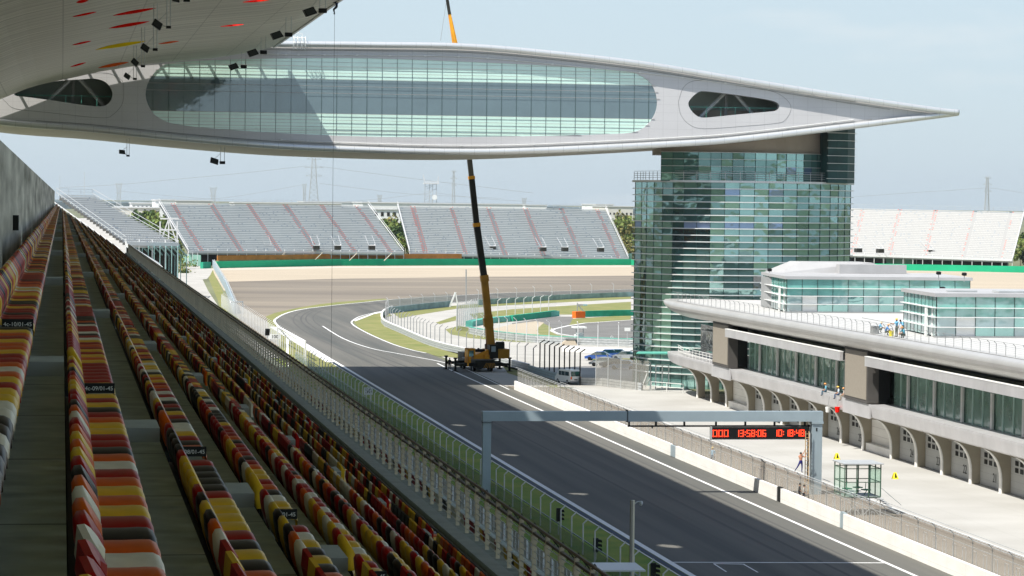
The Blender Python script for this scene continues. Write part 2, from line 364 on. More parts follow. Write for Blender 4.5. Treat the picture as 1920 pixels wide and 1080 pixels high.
ribbon('white_line',[G(*p) for p in ((1183,600.3),(1097,606),(1066,611),(1040,617),(1034.5,620.7),(1047,626),(1075,630.5),(1110,634))],.6,.055,m_white)
# painted lines and kerbs
ribbon('white_line',[p for p in outer],.46,.062,m_white,off=.12)
ribbon('white_line',[(41.25,60),(41.25,428)],.12,.062,m_white)
ribbon('drain_strip',[(41.60,60),(41.60,428)],.42,.058,mat('drain_blue_black',(.015,.03,.06),.6,var=0))
ribbon('white_line',[p for p in inner[1:]],.32,.062,m_white,off=-.3)
ribbon('white_line',[(57.35,60),(57.35,404),tuple(G(820,682))[:2]],.30,.064,m_white)
ribbon('white_line',smooth([G(*p) for p in ((605,612),(643,635),(693,653),(743,663),(780,670),(820,677.5),(853,686))],4),.3,.066,m_white)
ribbon('white_line',[(59.3,366),(60.2,420)],.18,.066,m_white)
b=MB()
for i in range(46):
    y=428+i*2.6; 
    if i%2==0: b.box(40.6,y,.03,41.75,y+2.6,.10)
struct(b.build('kerb',m_white)); b=MB()
for i in range(46):
    y=428+i*2.6
    if i%2: b.box(40.6,y,.03,41.75,y+2.6,.095)
struct(b.build('kerb',mat('kerb_grey',(.5,.5,.48),.8,var=.1)))
b=MB(); b.face([(*G(664,601)[:2],.07),(*G(702,587)[:2],.07),(*G(735,582)[:2],.07),(*G(735,583.8)[:2],.07),(*G(702,589)[:2],.07),(*G(666,603)[:2],.07)]); struct(b.build('kerb',m_white))
m_rub=mat('rubbered_asphalt',(.115,.112,.104),.85,scale=.3,stretch=(1,.05,1),col2=(.095,.095,.09))
for k,(o_,w_) in enumerate(((0,.35),(1.7,.3),(4.2,.25),(-2.6,.3))):
    ribbon('tyre_mark',smooth([(51+o_,150),(51.5+o_,280),(50.5+o_,400),(48.5+o_*.8,470),(48+o_*.7,540),(51+o_*.6,595),(60+o_*.5,645),(75,672+o_*-.6),(95,706-o_)],8),w_,.056,m_rub)
ribbon('start_line',[(42.2,188.8),(57.2,187.4)],.32,.068,m_white)
gr=[G(1338,1058.5),G(1396,1059.5)]
ribbon('grid_slot_line',gr,.3,.068,m_white)
ribbon('grid_slot_line',[G(1338,1058.5),G(1362,1074)],.12,.069,m_white); ribbon('grid_slot_line',[G(1394,1059.5),G(1421,1075)],.12,.069,m_white)
# pit side
sheet('pit_wall_strip',[(60.2,60),(68.4,60),(68.4,368),(60.2,374)],.05,m_brown)
sheet('pit_lane',[(68.3,60),(84,60),(84,372),(72,374),(68.3,370)],.054,m_conc)
ribbon('white_line',[(68.35,60),(68.35,366)],.32,.066,m_white)
sheet('concourse',[(-60,440),(36,440),(36,900),(52,1010),(52,1060),(60,3500),(-200,3500),(-60,1000)],.011,m_road)
sheet('stand_front_path',[(9,-20),(33.2,-20),(33.2,440),(9,440)],.02,m_stand)
# ---------------------------------------------------------------- grandstand (concrete)
NR=10; PX=.8; PZ=.555
def row_front(i): return -.24 if i==0 else -.34+.80*i
def row_seatz(i): return 23.93-PZ*i
YA,YB=6.0,362.0
t=thing('grandstand','shaded concrete grandstand with stepped rows under the big curved roof','grandstand',(0,0,0))
b=MB()
for i in range(NR):
    fz=row_seatz(i)-.42; xb=row_front(i)-.43 if i else -1.1; xf=row_front(i+1)-.43 if i<NR-1 else 7.12
    b.box(xb,YA-6,fz-1.0,xf,YB,fz)
b.box(7.121,YA-6,17.2,8.119,YB,17.86); b.box(7.62,YA-6,17.861,7.76,YB,17.98)
b.build('stepped_terrace',grid_lines(m_stand,[(1,3.2,.05,0)],.45),t)
b=MB(); b.box(-1.6,YA-6,22.0,-1.02,YB+40,25.95); b.build('back_wall',grid_lines(m_oldwall,[(1,4.8,.06,0)],.6),t)
b=MB(); b.box(-1.02,59.5,24.3,-.9,60.3,24.62)
b.build('wall_lamp',m_dark,t)
b=MB()
b.box(8.12,YA-6,17.0,8.42,YB,18.02); b.build('kerb_ledge',m_step,t)
b=MB(); b.tube([(8.02,0,17.92),(8.02,YB,17.92)],.04,6); b.tube([(7.88,0,17.90),(7.88,YB,17.90)],.03,6); b.build('cable_pipe',m_dark,t)
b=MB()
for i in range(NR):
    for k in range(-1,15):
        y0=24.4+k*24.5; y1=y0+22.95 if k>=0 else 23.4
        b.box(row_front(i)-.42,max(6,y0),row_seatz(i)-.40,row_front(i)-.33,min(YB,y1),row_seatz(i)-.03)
b.build('seat_gap_shade',m_black,t)  # black filler added to paint the shade in the gap behind each row
rest=MB(); cnt=0
for k in range(15):
    for i in range(NR-1):
        ya=23.45+k*24.5; fz=row_seatz(i)-.42; xf=row_front(i+1)-.43
        q=MB() if cnt<90 else rest; q.box(xf-.37,ya,fz,xf-.004,ya+.9,fz+.12); cnt+=1
        if q is not rest: q.build('aisle_step',m_step,t)
o=rest.build('aisle_step',m_step,t); o['kind']='stuff'
# support bulk under the upper tier
b=MB(); b.box(-20,-20,0,-1.6,362,21.8); b.hexa([(-1.6,-20,0),(8.1,-20,0),(8.1,362,0),(-1.6,362,0),(-1.6,-20,21.5),(8.1,-20,16.6),(8.1,362,16.6),(-1.6,362,21.5)]); b.build('substructure',m_stand,t)
# parapet: perforated steel balustrade
pp=thing('balustrade','beige perforated balustrade of upright straps and thin rods before the upper seats','balustrade',(8.5,0,18))
ys=[34+1.4*k for k in range(int((362-34)/1.4))]
pm=m_para
def post_mb(b,y):
    b.box(8.46,y,18.02,8.54,y+.04,19.14); b.box(8.44,y-.02,18.85,8.56,y+.06,19.0)
    for z in (18.15,18.35,18.55,18.75): b.box(8.435,y+.005,z,8.565,y+.035,z+.03)
for y in ys[:99]:
    b=MB(); post_mb(b,y); b.build('strap_post',pm,pp)
b=MB()
for y in ys[99:]: post_mb(b,y)
o=b.build('strap_post',pm,pp); o['kind']='stuff'
b=MB(); b.tube([(8.5,30,19.16),(8.5,362,19.16)],.03,6); b.box(8.47,30,19.0,8.53,362,19.05); b.build('top_rail',mat('rail_brown',(.16,.14,.12),.5,var=.1),pp)
b=MB(); y=30.
while y<150:
    for k in range(4): b.bar((8.46+.1*(k%2),y,19.0+.07*(k%3)),(8.62-.1*(k%2),y+.45,19.02+.09*((k+1)%3)),.016); y+=.36
b.build('barbed_wire',m_dark,pp)
b=MB()
for k in range(8): b.bar((8.5,30,18.12+.115*k),(8.5,362,18.12+.115*k),.012)
b.build('rods',m_metal,pp)
# ---------------------------------------------------------------- seats
SC_COL={'dark red':(.33,.006,.004),'yellow':(.70,.43,.025),'black':(.022,.017,.014),'orange':(.60,.10,.006),'cream':(.68,.62,.48)}
SM={k:mat('seat_plastic_'+k.replace(' ','_'),v,.38,var=.16,scale=5,spec=.1) for k,v in SC_COL.items()}
PANP=[(-.295,.036),(-.282,.010),(-.25,.002),(-.16,.002),(-.08,.005),(-.035,.004),(-.004,-.012),(.012,-.045),(.012,-.085),(-.005,-.088)]
BACKP=[(-.285,.02),(-.298,.07),(-.316,.16),(-.330,.24),(-.342,.295),(-.362,.322),(-.392,.318),(-.408,.285),(-.402,.2),(-.385,.12),(-.35,.02)]
def shell(b,P,x,y,z,us,drop,top,m=None,closed=False):
    k=len(b.v); n=len(P); mm=b.cm if m is None else m
    for u in us:
        e=abs(u)**3.2
        for (px_,pz_) in P:
            f=max(0,(pz_-.1)/.2) if top else 1
            b.v.append((x+px_*(1-(.015*e if not top else 0))-(0.0 if not top else -.055*e*min(1,pz_/.2)),y+.25+(.222 if top else .232)*u,z+pz_-drop*e*f))
    for i in range(len(us)-1):
        for j in range(n-1): b.f.append((k+i*n+j,k+i*n+j+1,k+(i+1)*n+j+1,k+(i+1)*n+j)); b.m.append(mm)
        if closed: b.f.append((k+i*n+n-1,k+i*n,k+(i+1)*n,k+(i+1)*n+n-1)); b.m.append(mm)
    if closed:
        b.f.append(tuple(range(k,k+n))); b.m.append(mm); q=k+(len(us)-1)*n; b.f.append(tuple(reversed(range(q,q+n)))); b.m.append(mm)
US=[-1,-.92,-.76,-.5,0,.5,.76,.92,1]
def seat_pan(b,x,y,z,m=None): shell(b,PANP,x,y,z,US,.045,False,m)
def seat_back(b,x,y,z,m=None): shell(b,BACKP,x,y,z,US,.10,True,m,True)
def seat_leg(b,x,y,z,m=None):
    b.box(x-.27,y+.2,z-.42,x-.22,y+.3,z-.005,m); b.box(x-.29,y+.18,z-.44,x-.18,y+.32,z-.41,m)
order9='dark red,orange,cream,orange,black,dark red,yellow,orange,yellow,orange,dark red,cream,orange,black,dark red,dark red,yellow,yellow,orange,dark red,black,yellow,dark red,yellow'.split(',')
order10='cream,cream,yellow,yellow,dark red,yellow,orange,cream,orange,dark red,dark red,yellow,orange,orange,yellow,dark red,orange,yellow,black'.split(',')
far9='yellow,dark red,dark red,dark red,dark red,dark red,dark red,yellow,orange,yellow,dark red,yellow,dark red,orange,dark red,yellow,cream,dark red,black,cream'.split(',')
far10='yellow,dark red,dark red,black,dark red,dark red,yellow,dark red,black,black,yellow,dark red,orange,yellow,yellow,orange,cream,yellow'.split(',')
cols=['dark red']*31+['yellow']*21+['black']*21+['orange']*13+['cream']*14
cols_lo=['dark red']*30+['yellow']*22+['black']*22+['orange']*9+['cream']*17
seats=[]  # (row, y, colour, side, index)
for i in range(NR):
    y_end=23.45; near=[]; 
    k=0
    while True:
        y=y_end-.5*(k+1)
        if y<9.2: break
        if i==1: c=order9[::-1][k] if k<len(order9) else random.choice(cols)
        elif i==0: c=order10[::-1][k] if k<len(order10) else random.choice(cols)
        else: c=random.choice(cols)
        seats.append((i,y,c,'near',k+1)); k+=1
    for blk in range(15):
        y0=24.35+blk*24.5
        for k in range(47):
            y=y0+.5*k
            if y>YB-1: break
            c=random.choice(cols if i<4 and blk<5 else cols_lo)
            if blk==0 and i==1 and k<len(far9): c=far9[k]
            if blk==0 and i==0 and k<len(far10): c=far10[k]
            seats.append((i,y,c,blk,k+1))
def proj(x,y,z):
    z-=H; c=[x*XC[q]+y*YC[q]+z*ZC[q] for q in range(3)]; return (960+F*c[0]/-c[2],540-F*c[1]/-c[2])
def vis(s):
    x=row_front(s[0]); z=row_seatz(s[0]); a,bb=proj(x,s[1]+.25,z)
    return -20<a<1950 and 0<bb<1110
vs=sorted([s for s in seats if vis(s)],key=lambda s:math.hypot(s[1],row_front(s[0])))
indiv=vs[:296]; iset=set((s[0],s[1]) for s in indiv)
rowname=['top row by the concrete wall','second row from the wall','third row from the wall','fourth row from the wall','fifth row from the wall','sixth row from the wall','seventh row from the wall','eighth row from the wall','ninth row from the wall','bottom row by the balustrade']
proto={}
for c,mm in SM.items():
    p=thing('stadium_seat','x','seat',(0,0,0))
    b=MB(); seat_pan(b,0,0,0); pan=b.build('seat_pan',mm,p,smooth=True)
    b=MB(); seat_back(b,0,0,0); b.build('backrest',mm,p,smooth=True)
    b=MB(); seat_leg(b,0,0,0); b.build('support_leg',m_dark,p)
    proto[c]=p
used={}
for s in indiv:
    i,y,c,side,k=s; loc=(row_front(i),y,row_seatz(i))
    if side=='near': lab='%s seat, %s, %s seat nearer than the aisle'%(c,rowname[i],ORD(k))
    else: lab='%s seat, %s, %s seat past the nearest aisle'%(c,rowname[i],ORD(k)) if side==0 else '%s seat, %s, %s seat past the second aisle'%(c,rowname[i],ORD(k))
    if c not in used: p=proto[c]; p.location=loc; p['label']=lab; used[c]=p; q=p
    else: q=dup(proto[c],loc,None,lab)
    q['group']='plastic seats in rows on the grandstand'
    if side==0 and k==1 and i<9:
        b=MB(); y0=y-.008; ORG[q.name]=Vector(loc)
        b.box(loc[0]-.265,y-.012,loc[2]-.068,loc[0]+.005,y-.004+.03,loc[2]+.018)
        pl=b.build('number_plate',m_black,q); ORG[pl.name]=Vector(loc)
        text_mesh('4c-%02d/01-45'%(10-i),.05,'row_number',m_wht,(loc[0]-.13,y-.016,loc[2]-.028),R(90),0,pl)
for c,p in proto.items():
    if c not in used:
        for ch in list(p.children): D.objects.remove(ch)
        D.objects.remove(p)
b=MB(); cl=list(SM)
for s in seats:
    if (s[0],s[1]) in iset or s[1]<9.3: continue
    x,z,y=row_front(s[0]),row_seatz(s[0]),s[1]; m=cl.index(s[2])
    U2=[-1,-.8,0,.8,1]
    shell(b,[PANP[0],PANP[2],PANP[4],PANP[6],PANP[8]],x,y,z,U2,.03,False,m); shell(b,[BACKP[0],BACKP[3],BACKP[5],BACKP[6],BACKP[8],BACKP[10]],x,y,z,U2,.07,True,m,True)
stuff(b.build('distant_seats',[SM[c] for c in cl],fix=False),'rows of red, yellow, black and cream seats receding along the grandstand','seats')
# lower tier seen through the balustrade
lt=thing('lower_stand','lower tier with coloured seats seen through the balustrade gaps','grandstand',(12,30,0))
b=MB()
for k in range(18):
    x=11.9+k*.78; z=25-x/1.26-.75; b.box(x,20,z-1.2,x+.78,340,z)
b.box(26.0,20,0,32.8,340,1.0); b.build('stepped_terrace',m_stand,lt)
b=MB()
for k in range(18):
    x=11.9+k*.78; z=25-x/1.26-.75
    for j in range(int(300/.55)):
        y=24+j*.55
        if y>150 and j%2: continue
        b.hexa([(x+.2,y,z+.38),(x+.55,y,z+.38),(x+.55,y+.5,z+.38),(x+.2,y+.5,z+.38),(x+.14,y,z+.8),(x+.55,y,z+.44),(x+.55,y+.5,z+.44),(x+.14,y+.5,z+.8)],cl.index(random.choice(cols)) if random.random()<.8 else 4)
o=b.build('seats',[SM[c] for c in cl],lt,fix=False); o['kind']='stuff'
for j in range(95):
    b=MB(); y=30+j*3.2; b.box(30.5,y,1.5,30.6,y+1.0,2.75); b.box(30.5,y+1.0,1.5,30.6,y+1.25,1.62); b.box(30.5,y+1.25,1.5,30.6,y+2.2,2.75); b.build('white_front_panel',m_wht,lt)
b=MB(); b.tube([(27.5,20,3.1),(27.5,340,3.1)],.05,6); b.tube([(32.6,20,2.1),(32.6,340,2.1)],.05,6); b.build('front_rail',m_metal,lt)
# ---------------------------------------------------------------- grandstand roof
prof=[(-34,27.5),(-20,33.0),(-7.94,37.58),(-6.12,38.35),(-4.6,39.0),(-3.02,39.52),(-1.2,39.98),(1.05,40.49),(4.72,41.38),(10.59,42.45),(12.44,42.71),(19.32,43.45),(24.36,44.3),(27.1,45.05)]
YR=363.6
t=thing('grandstand_roof','huge cantilevered grey metal roof with ribbed soffit above the seats','roof',(0,300,40))
def sof_z(x):
    for (a,za),(b_,zb) in zip(prof,prof[1:]):
        if a<=x<=b_: return za+(zb-za)*(x-a)/(b_-a)
    return prof[-1][1]
def S_hit(px,py):
    d=ray(px,py); lo_,hi_=5.,5200.
    # march until the ray rises above the soffit
    tt=20.; st=1.
    while tt<400:
        p=(d[0]*tt,d[1]*tt,H+d[2]*tt)
        if p[0]<27.1 and p[0]>-34 and p[2]>=sof_z(p[0]): break
        tt+=.05
    return Vector(p)
# openings: lens-shaped slots cut right through soffit
slots=[((212,29),(292,15),.22,'red'),((204,53),(280,40),.22,'red'),((136,31),(181,22),.13,'red'),((136,84),(171,76.5),.12,'red'),((132,125),(161,117),.12,'red'),((297,82),(336,77),.13,'orange'),((184,127),(241,116.5),.22,'orange'),((179,93),(273,77),.26,'yellow'),((143,4),(166,0),.2,'red')]
topo=[(x,z+min(2.6,max(.55,(27.1-x)*.13+.55))) for x,z in prof]
HOLES=[36.5*k for k in range(-1,5)]; HOLES=[145.9+36.5*k for k in range(0,5)]; HX=17.45
def skin(P,nm,m,extra=None):
    b=MB()
    for (a,za),(c,zc) in zip(P,P[1:]):
        if not (a<HX<c): b.face([(a,-30,za),(c,-30,zc),(c,YR,zc),(a,YR,za)]); continue
        zz=lambda x: za+(zc-za)*(x-a)/(c-a)
        y=-30
        for hy in HOLES:
            b.face([(a,y,za),(c,y,zc),(c,hy-1.6,zc),(a,hy-1.6,za)]); y=hy+1.6
            for k in range(10):
                q0,q1=-1+k*.2,-.8+k*.2; w0,w1=1.25*(1-q0*q0),1.25*(1-q1*q1); u0,u1=hy+1.6*q0,hy+1.6*q1
                b.face([(a,u0,za),(HX-w0,u0,zz(HX-w0)),(HX-w1,u1,zz(HX-w1)),(a,u1,za)]); b.face([(HX+w0,u0,zz(HX+w0)),(c,u0,zc),(c,u1,zc),(HX+w1,u1,zz(HX+w1))])
        b.face([(a,y,za),(c,y,zc),(c,YR,zc),(a,YR,za)])
    if extra: extra(b)
    return b.build(nm,m,t,fix=False)
def ends(b):
    b.face([(-34,-30,27.5),(-34,YR,27.5),(-34,YR,topo[0][1]),(-34,-30,topo[0][1])])
    b.face([(p[0],YR,p[1]) for p in prof]+[(p[0],YR,p[1]) for p in reversed(topo)])
skin(prof,'soffit',m_soff,ends); skin(topo,'roof_skin',m_lmetal)
for hy in HOLES:
    b=MB(); zt=lambda x: sof_z(x)+min(2.6,max(.55,(27.1-x)*.13+.55))
    for s_ in (-1,1):
        for k in range(10):
            q0,q1=-1+k*.2,-.8+k*.2; w0,w1=1.25*(1-q0*q0),1.25*(1-q1*q1); x0_,x1_=HX+s_*w0,HX+s_*w1
            b.face([(x0_,hy+1.6*q0,sof_z(x0_)),(x1_,hy+1.6*q1,sof_z(x1_)),(x1_,hy+1.6*q1,zt(x1_)-.01),(x0_,hy+1.6*q0,zt(x0_)-.01)])
    b.build('slot_lining',M_RED if int(hy)%2 else M_ORG,t)
b=MB(); b.prism([(27.1,44.93),(27.55,45.05),(27.62,45.35),(27.4,45.62),(27.1,45.6)],-30,YR+.3,'y'); b.build('edge_fascia',m_lmetal,t)
for A,B_,wd,cn_ in slots:
    p=S_hit(*A); q=S_hit(*B_); b=MB(); n=9; k=(p+q)/2; up=[];dn=[]
    yc=(p.y+q.y)/2; W=wd*13.5*yc*yc/((sof_z((p.x+q.x)/2)-25)*5200)
    for i in range(n+1):
        s=i/n; x=p.x+(q.x-p.x)*s; y=p.y+(q.y-p.y)*s; h=W*math.sin(math.pi*s)**.8
        up.append((x,y+h,sof_z(x)-.03)); dn.append((x,y-h,sof_z(x)-.03))
    for i in range(n): b.face([up[i],up[i+1],dn[i+1],dn[i]])
    for i in range(n):
        b.face([dn[i],dn[i+1],(dn[i+1][0],dn[i+1][1],dn[i+1][2]+.04),(dn[i][0],dn[i][1],dn[i][2]+.04)])
    b.build('slot_panel',{'red':M_RED,'orange':M_ORG,'yellow':M_YEL}[cn_],t)
b=MB()
for x in range(-6,27,3): b.bar((x,YR-.1,sof_z(x)+.5),(x+.2,364.9,sof_z(x)+.5),.28)
b.build('connecting_beam',m_lmetal,t)
# loudspeakers on rods
def speakers(name,big,sm,Y,wb,label,top=None,tilt=-.35,rz=.1,sw=None):
    p=V(big[0],big[1],Y); q=V(sm[0],sm[1],Y); k=Y/F; wbm=wb*k
    t=thing('loudspeaker_pair',label,'loudspeaker',tuple(p),'loudspeaker clusters hanging from the roof')
    b=MB(); d=wbm
    # wedge-shaped cabinet
    mm=Matrix.Rotation(rz,3,'Z')@Matrix.Rotation(tilt,3,'Y')
    h=wbm*.62
    P=[(-d*.42,-d*.3,-h/2),(d*.5,-d*.3,-h/2),(d*.5,d*.3,-h/2),(-d*.42,d*.3,-h/2),(-d*.5,-d*.3,h/2),(d*.36,-d*.3,h/2),(d*.36,d*.3,h/2),(-d*.5,d*.3,h/2)]
    b.hexa([p+mm@Vector(v) for v in P]); cab=b.build('cabinet',m_black,t)
    b=MB(); gp=[p+mm@Vector(v) for v in ((-d*.36,-d*.32,-h*.38),(d*.42,-d*.32,-h*.38),(d*.32,-d*.32,h*.38),(-d*.42,-d*.32,h*.38))]; b.face(gp); b.build('grille',M_GRILLE,cab)
    w2=(sw or wb*.66)*k; b=MB(); b.rbox(q,(w2,w2*.7,w2*.55),0); b.build('small_cabinet',m_black,t)
    z1=(top if top is not None else min(sof_z(q.x-w2*.3),sof_z(min(q.x,27))))
    for sx in (-.36,.36):
        b=MB(); x=q.x+sx*w2; b.tube([(x,Y,q.z+w2*.2),(x,Y,(top or sof_z(min(27,x)))+.02)],.035,6); b.build('hanging_rod',m_metal,t)
    b=MB(); b.bar(p+Vector((0,0,h*.4)),Vector((q.x-.36*w2,Y,q.z+w2*.3+1.0)),.05); b.bar(p+Vector((d*.3,0,0)),Vector((q.x-.3*w2,Y,q.z)),.06); b.build('bracket',m_metal,t)
    return t
speakers('s',(581,22),(605,20),251,23,'nearest big black loudspeaker pair under the roof edge, top of the picture')
speakers('s',(519,66),(541,65),289,21,'second loudspeaker pair below the roof edge, above the white tube')
speakers('s',(474,99),(494,98),325,19,'third black loudspeaker pair along the roof edge, before the glass')
speakers('s',(438,125),(457,125),358,17,'farthest loudspeaker pair on the roof edge line, over green glass')
speakers('s',(295,46),(316,51),212,20,'nearest tilted loudspeaker pair on the inner line beside the red slots',tilt=.6,sw=9)
speakers('s',(272,90),(291,93),243,17,'second tilted loudspeaker pair on the inner line, beside the yellow slot',tilt=.6,sw=9)
speakers('s',(253,117),(268,124),277,15,'third tilted loudspeaker pair on the inner line, above the sunlit stripes',tilt=.75,sw=8)
speakers('s',(238.5,143),(253,148),311,13,'farthest tilted loudspeaker pair on the inner line, in front of the hole',tilt=.6,sw=7)
speakers('s',(229,285),(240,292),366,12,'left loudspeaker pair hanging below the wing against the sky',top=34.0-1.1,tilt=.1,sw=6)
speakers('s',(402,302),(417,305),366,16,'right loudspeaker pair hanging below the wing against the sky',top=31.9,tilt=.3,sw=10)
speakers('s',(330,-1),(350,0),185,14,'loudspeaker pair cut off by the top of the picture',tilt=.2,sw=12)
# ---------------------------------------------------------------- wing building
YW=365.
top_px=[(507,82),(560,83),(700,84.5),(860,87),(1000,97.5),(1200,120),(1400,152.5),(1600,184.5),(1750,206.5),(1795,211)]
bot_px=[(0,229),(167,242),(333,258.5),(500,272.5),(633,279),(830,284.5),(1000,282.5),(1280,269),(1400,259.5),(1600,236),(1750,217.5),(1795,211.5)]
T=[V(x,y,YW) for x,y in top_px]; Bt=[V(x,y,YW) for x,y in bot_px]
T=[Vector((-30,YW,38.6)),Vector((-18,YW,41.5)),Vector((-6,YW,43.8)),Vector((8,YW,45.2)),Vector((18,YW,45.8))]+T
Bt=[Vector((-30,YW,38.2)),Vector((-20,YW,36.4))]+Bt
T=smooth(T,5); Bt=smooth(Bt,5)
def closed_smooth(P,n=3):
    Q=[P[-1]]+P+[P[0],P[1]]; S_=smooth(Q,n); return S_[n:-n-1]
wg=thing('wing_building','long white lens-shaped building bridging over the race track','building',(50,YW,31))
def zat(c,x):
    for a,b_ in zip(c,c[1:]):
        if a.x<=x<=b_.x: return a.z+(b_.z-a.z)*(x-a.x)/max(1e-6,b_.x-a.x)
    return c[-1].z if x>c[-1].x else c[0].z
st_px=[(330,117),(450,111),(640,108.5),(780,112),(900,117),(1000,121.5),(1100,127.5),(1170,133.5),(1200,141),(1222,159),(1232,188),(1228,213),(1213,234),(1192,246.5),(1150,251),(1000,255),(800,257),(640,254.5),(500,248),(400,241),(330,233),(300,222),(282,205),(273,178),(280,150),(300,127)]
stad=closed_smooth([V(x,y,YW) for x,y in st_px])
rh_px=[(1300,180),(1310,172.5),(1320,171),(1350,174),(1400,180.5),(1440,187),(1456,192),(1461,199),(1456,207),(1440,209.5),(1400,213),(1350,218),(1322,220.5),(1308,218),(1296,207),(1290.5,193)]
lh_px=[(27,176),(45,167),(100,153),(150,149),(178,147.5),(198,154),(209,168),(210.5,182),(203,194),(188,199.5),(150,196),(100,188.5),(50,182),(32,180)]
rh=closed_smooth([V(x,y,YW) for x,y in rh_px]); lh=closed_smooth([V(x,y,YW) for x,y in lh_px])
outl=[Vector((p.x,YW,p.z)) for p in T]+[Vector((p.x,YW,p.z)) for p in reversed(Bt)]
holed_plate('front_cladding',outl,[stad,rh,lh],YW,.25,m_face,wg)
r=.40
b=MB(); b.tube([Vector((p.x,YW-.6,p.z)) for p in T],r,12); b.build('top_tube',m_tube,wg,smooth=True)
b=MB(); b.tube([Vector((p.x,YW-.25,p.z)) for p in Bt],.42,12); b.build('bottom_tube',m_tube,wg,smooth=True)
# shell behind the face: upper skin, underside, rear
YE=401.
b=MB()
for a,c in zip(T,T[1:]): b.face([(a.x,YW+.2,a.z),(c.x,YW+.2,c.z),(c.x,YE,c.z-.2),(a.x,YE,a.z-.2)])
b.build('upper_skin',m_lmetal,wg)
b=MB(); 
for a,c in zip(Bt,Bt[1:]): b.face([(a.x,YW+.2,a.z-.35),(c.x,YW+.2,c.z-.35),(c.x,YE,c.z-.6),(a.x,YE,a.z-.6)])
b.build('underside',mat('underside_panel',(.52,.49,.42),.7,var=.06,scale=.3),wg)
b=MB(); b.face([(p.x,YE,p.z) for p in T]+[(p.x,YE,p.z-.5) for p in reversed(Bt)]); b.build('rear_cladding',m_lmetal,wg)
xs0,xs1=min(p.x for p in stad),max(p.x for p in stad)
zA,zB=V(640,149.5,YW).z,V(640,213.5,YW).z
for nm,z0,z1,mm in (('upper_spandrel_glass',zA,60,m_gteal),('vision_glass',zB,zA,m_gband),('lower_spandrel_glass',0,zB,m_gteal)):
    P=clipz(stad,z0,z1); b=MB(); b.prism([(p.x,p.z) for p in P],YW+.12,YW+.16,'y'); b.build(nm,mm,wg)
b=MB(); x=math.ceil(xs0/2)*2-.35
while x<xs1:
    s=span(stad,0,x,2)
    if s: b.box(x-.02,YW+.07,s[0],x+.02,YW+.118,s[1])
    x+=2
b.build('mullions',M_MULL,wg)
b=MB()
for py in (125,137,149,162,175,213.5,225.5,238,246): 
    z=V(640,py,YW).z; s=span(stad,2,z,0)
    if s: b.box(s[0]-.3,YW-.06,z-.022,s[1]+.4,YW-.02,z+.022)
b.build('louvre_rods',M_ROD,wg)
b=MB()
for py in (117,131,143,219,231.5,243,250):
    z=V(640,py,YW).z; s=span(stad,2,z,0)
    if s: b.box(s[0]+.05,YW+.08,z-.016,s[1]-.05,YW+.117,z+.016)
b.build('transoms',M_ROD,wg)
# interior
b=MB()
b.box(xs0-2,YW+1.5,zA+.05,xs1+2,YE-4,zA+.35); b.box(xs0-2,YW+1.0,zB-.35,xs1+2,YE-4,zB-.05)
b.box(xs0-2,YW+13,zB,xs1+2,YW+13.3,zA,1)
x=xs0+1
while x<xs1: 
    b.tube([(x,YW+3,zB),(x,YW+3,zA)],.2,6,0); 
    if int(x)%3!=1: b.bar((x,YW+6,zB),(x+6,YW+6,zA),.35,m=0)
    x+=6
b.build('interior_floors',[m_grey,m_int],wg)
b=MB(); b.box(xs1+.5,YW+.5,34,xs1+.8,YE-3,42); b.box(xs0-.8,YW+.5,35.5,xs0-.5,YE-3,42.5); b.build('partition',m_int,wg)
def hole_fit(Hp,seamo,nm):
    cx=sum(p.x for p in Hp)/len(Hp); cz=sum(p.z for p in Hp)/len(Hp); z0=min(p.z for p in Hp); z1=max(p.z for p in Hp); x0=min(p.x for p in Hp); x1=max(p.x for p in Hp)
    b=MB()
    for i in range(len(Hp)):
        a,c=Hp[i],Hp[(i+1)%len(Hp)]; b.face([(a.x,YW,a.z),(c.x,YW,c.z),(c.x,YW+1.2,c.z),(a.x,YW+1.2,a.z)])
    b.build('opening_reveal',m_grey,wg)
    b=MB(); b.box(x0-2,YW+6,z0-1.5,x1+2,YW+6.2,z1+1.5,0); b.box(x0-2,YW+1.2,z0-1.2,x1+2,YW+6,z0-.9,1)
    b.box(x0-2,YW+1.2,z1+.5,x1+2,YW+6,z1+.8,0)
    b.tube([(cx-3.5,YW+3,z0),(cx+.5,YW+3,z1+.5)],.28,8,2); b.tube([(cx+.8,YW+3,z1+.5),(cx+4.5,YW+3,z0)],.28,8,2)
    b.box(cx+.2,YW+4,z0,cx+.6,YW+4.4,z1+.5,1)
    b.build('opening_recess',[mat('recess_wall',(.42,.48,.46),.8,var=.12,scale=.3),m_grey,m_metal],wg)
    b=MB(); z=cz-.35
    s=span(Hp,2,z,0)
    b.tube([(s[0]+.1,YW+.9,z),(s[1]-.1,YW+.9,z)],.03,5)
    x=s[0]+.6
    while x<s[1]-.3: b.tube([(x,YW+.9,z0-.2),(x,YW+.9,z+.1)],.03,5); x+=2
    b.build('railing',m_teal,wg)
    b=MB(); n=len(seamo); b.tube(smooth(seamo+[seamo[0]],4),.03,5,caps=False); b.build('panel_seam',M_SEAM,wg)
hole_fit(rh,[V(x,y,YW-.0) for x,y in ((1272,190),(1281,165),(1300,152),(1340,152.5),(1400,163),(1450,172),(1476,188),(1483,205),(1472,225),(1455,231),(1400,236),(1320,241),(1292,233),(1276,214))],'r')
hole_fit(lh,[V(x,y,YW-.0) for x,y in ((12,192),(30,204),(100,212),(190,221),(213,214),(229,195),(232,172),(228,150),(200,137),(150,139),(80,150),(20,170),(5,183))],'l')
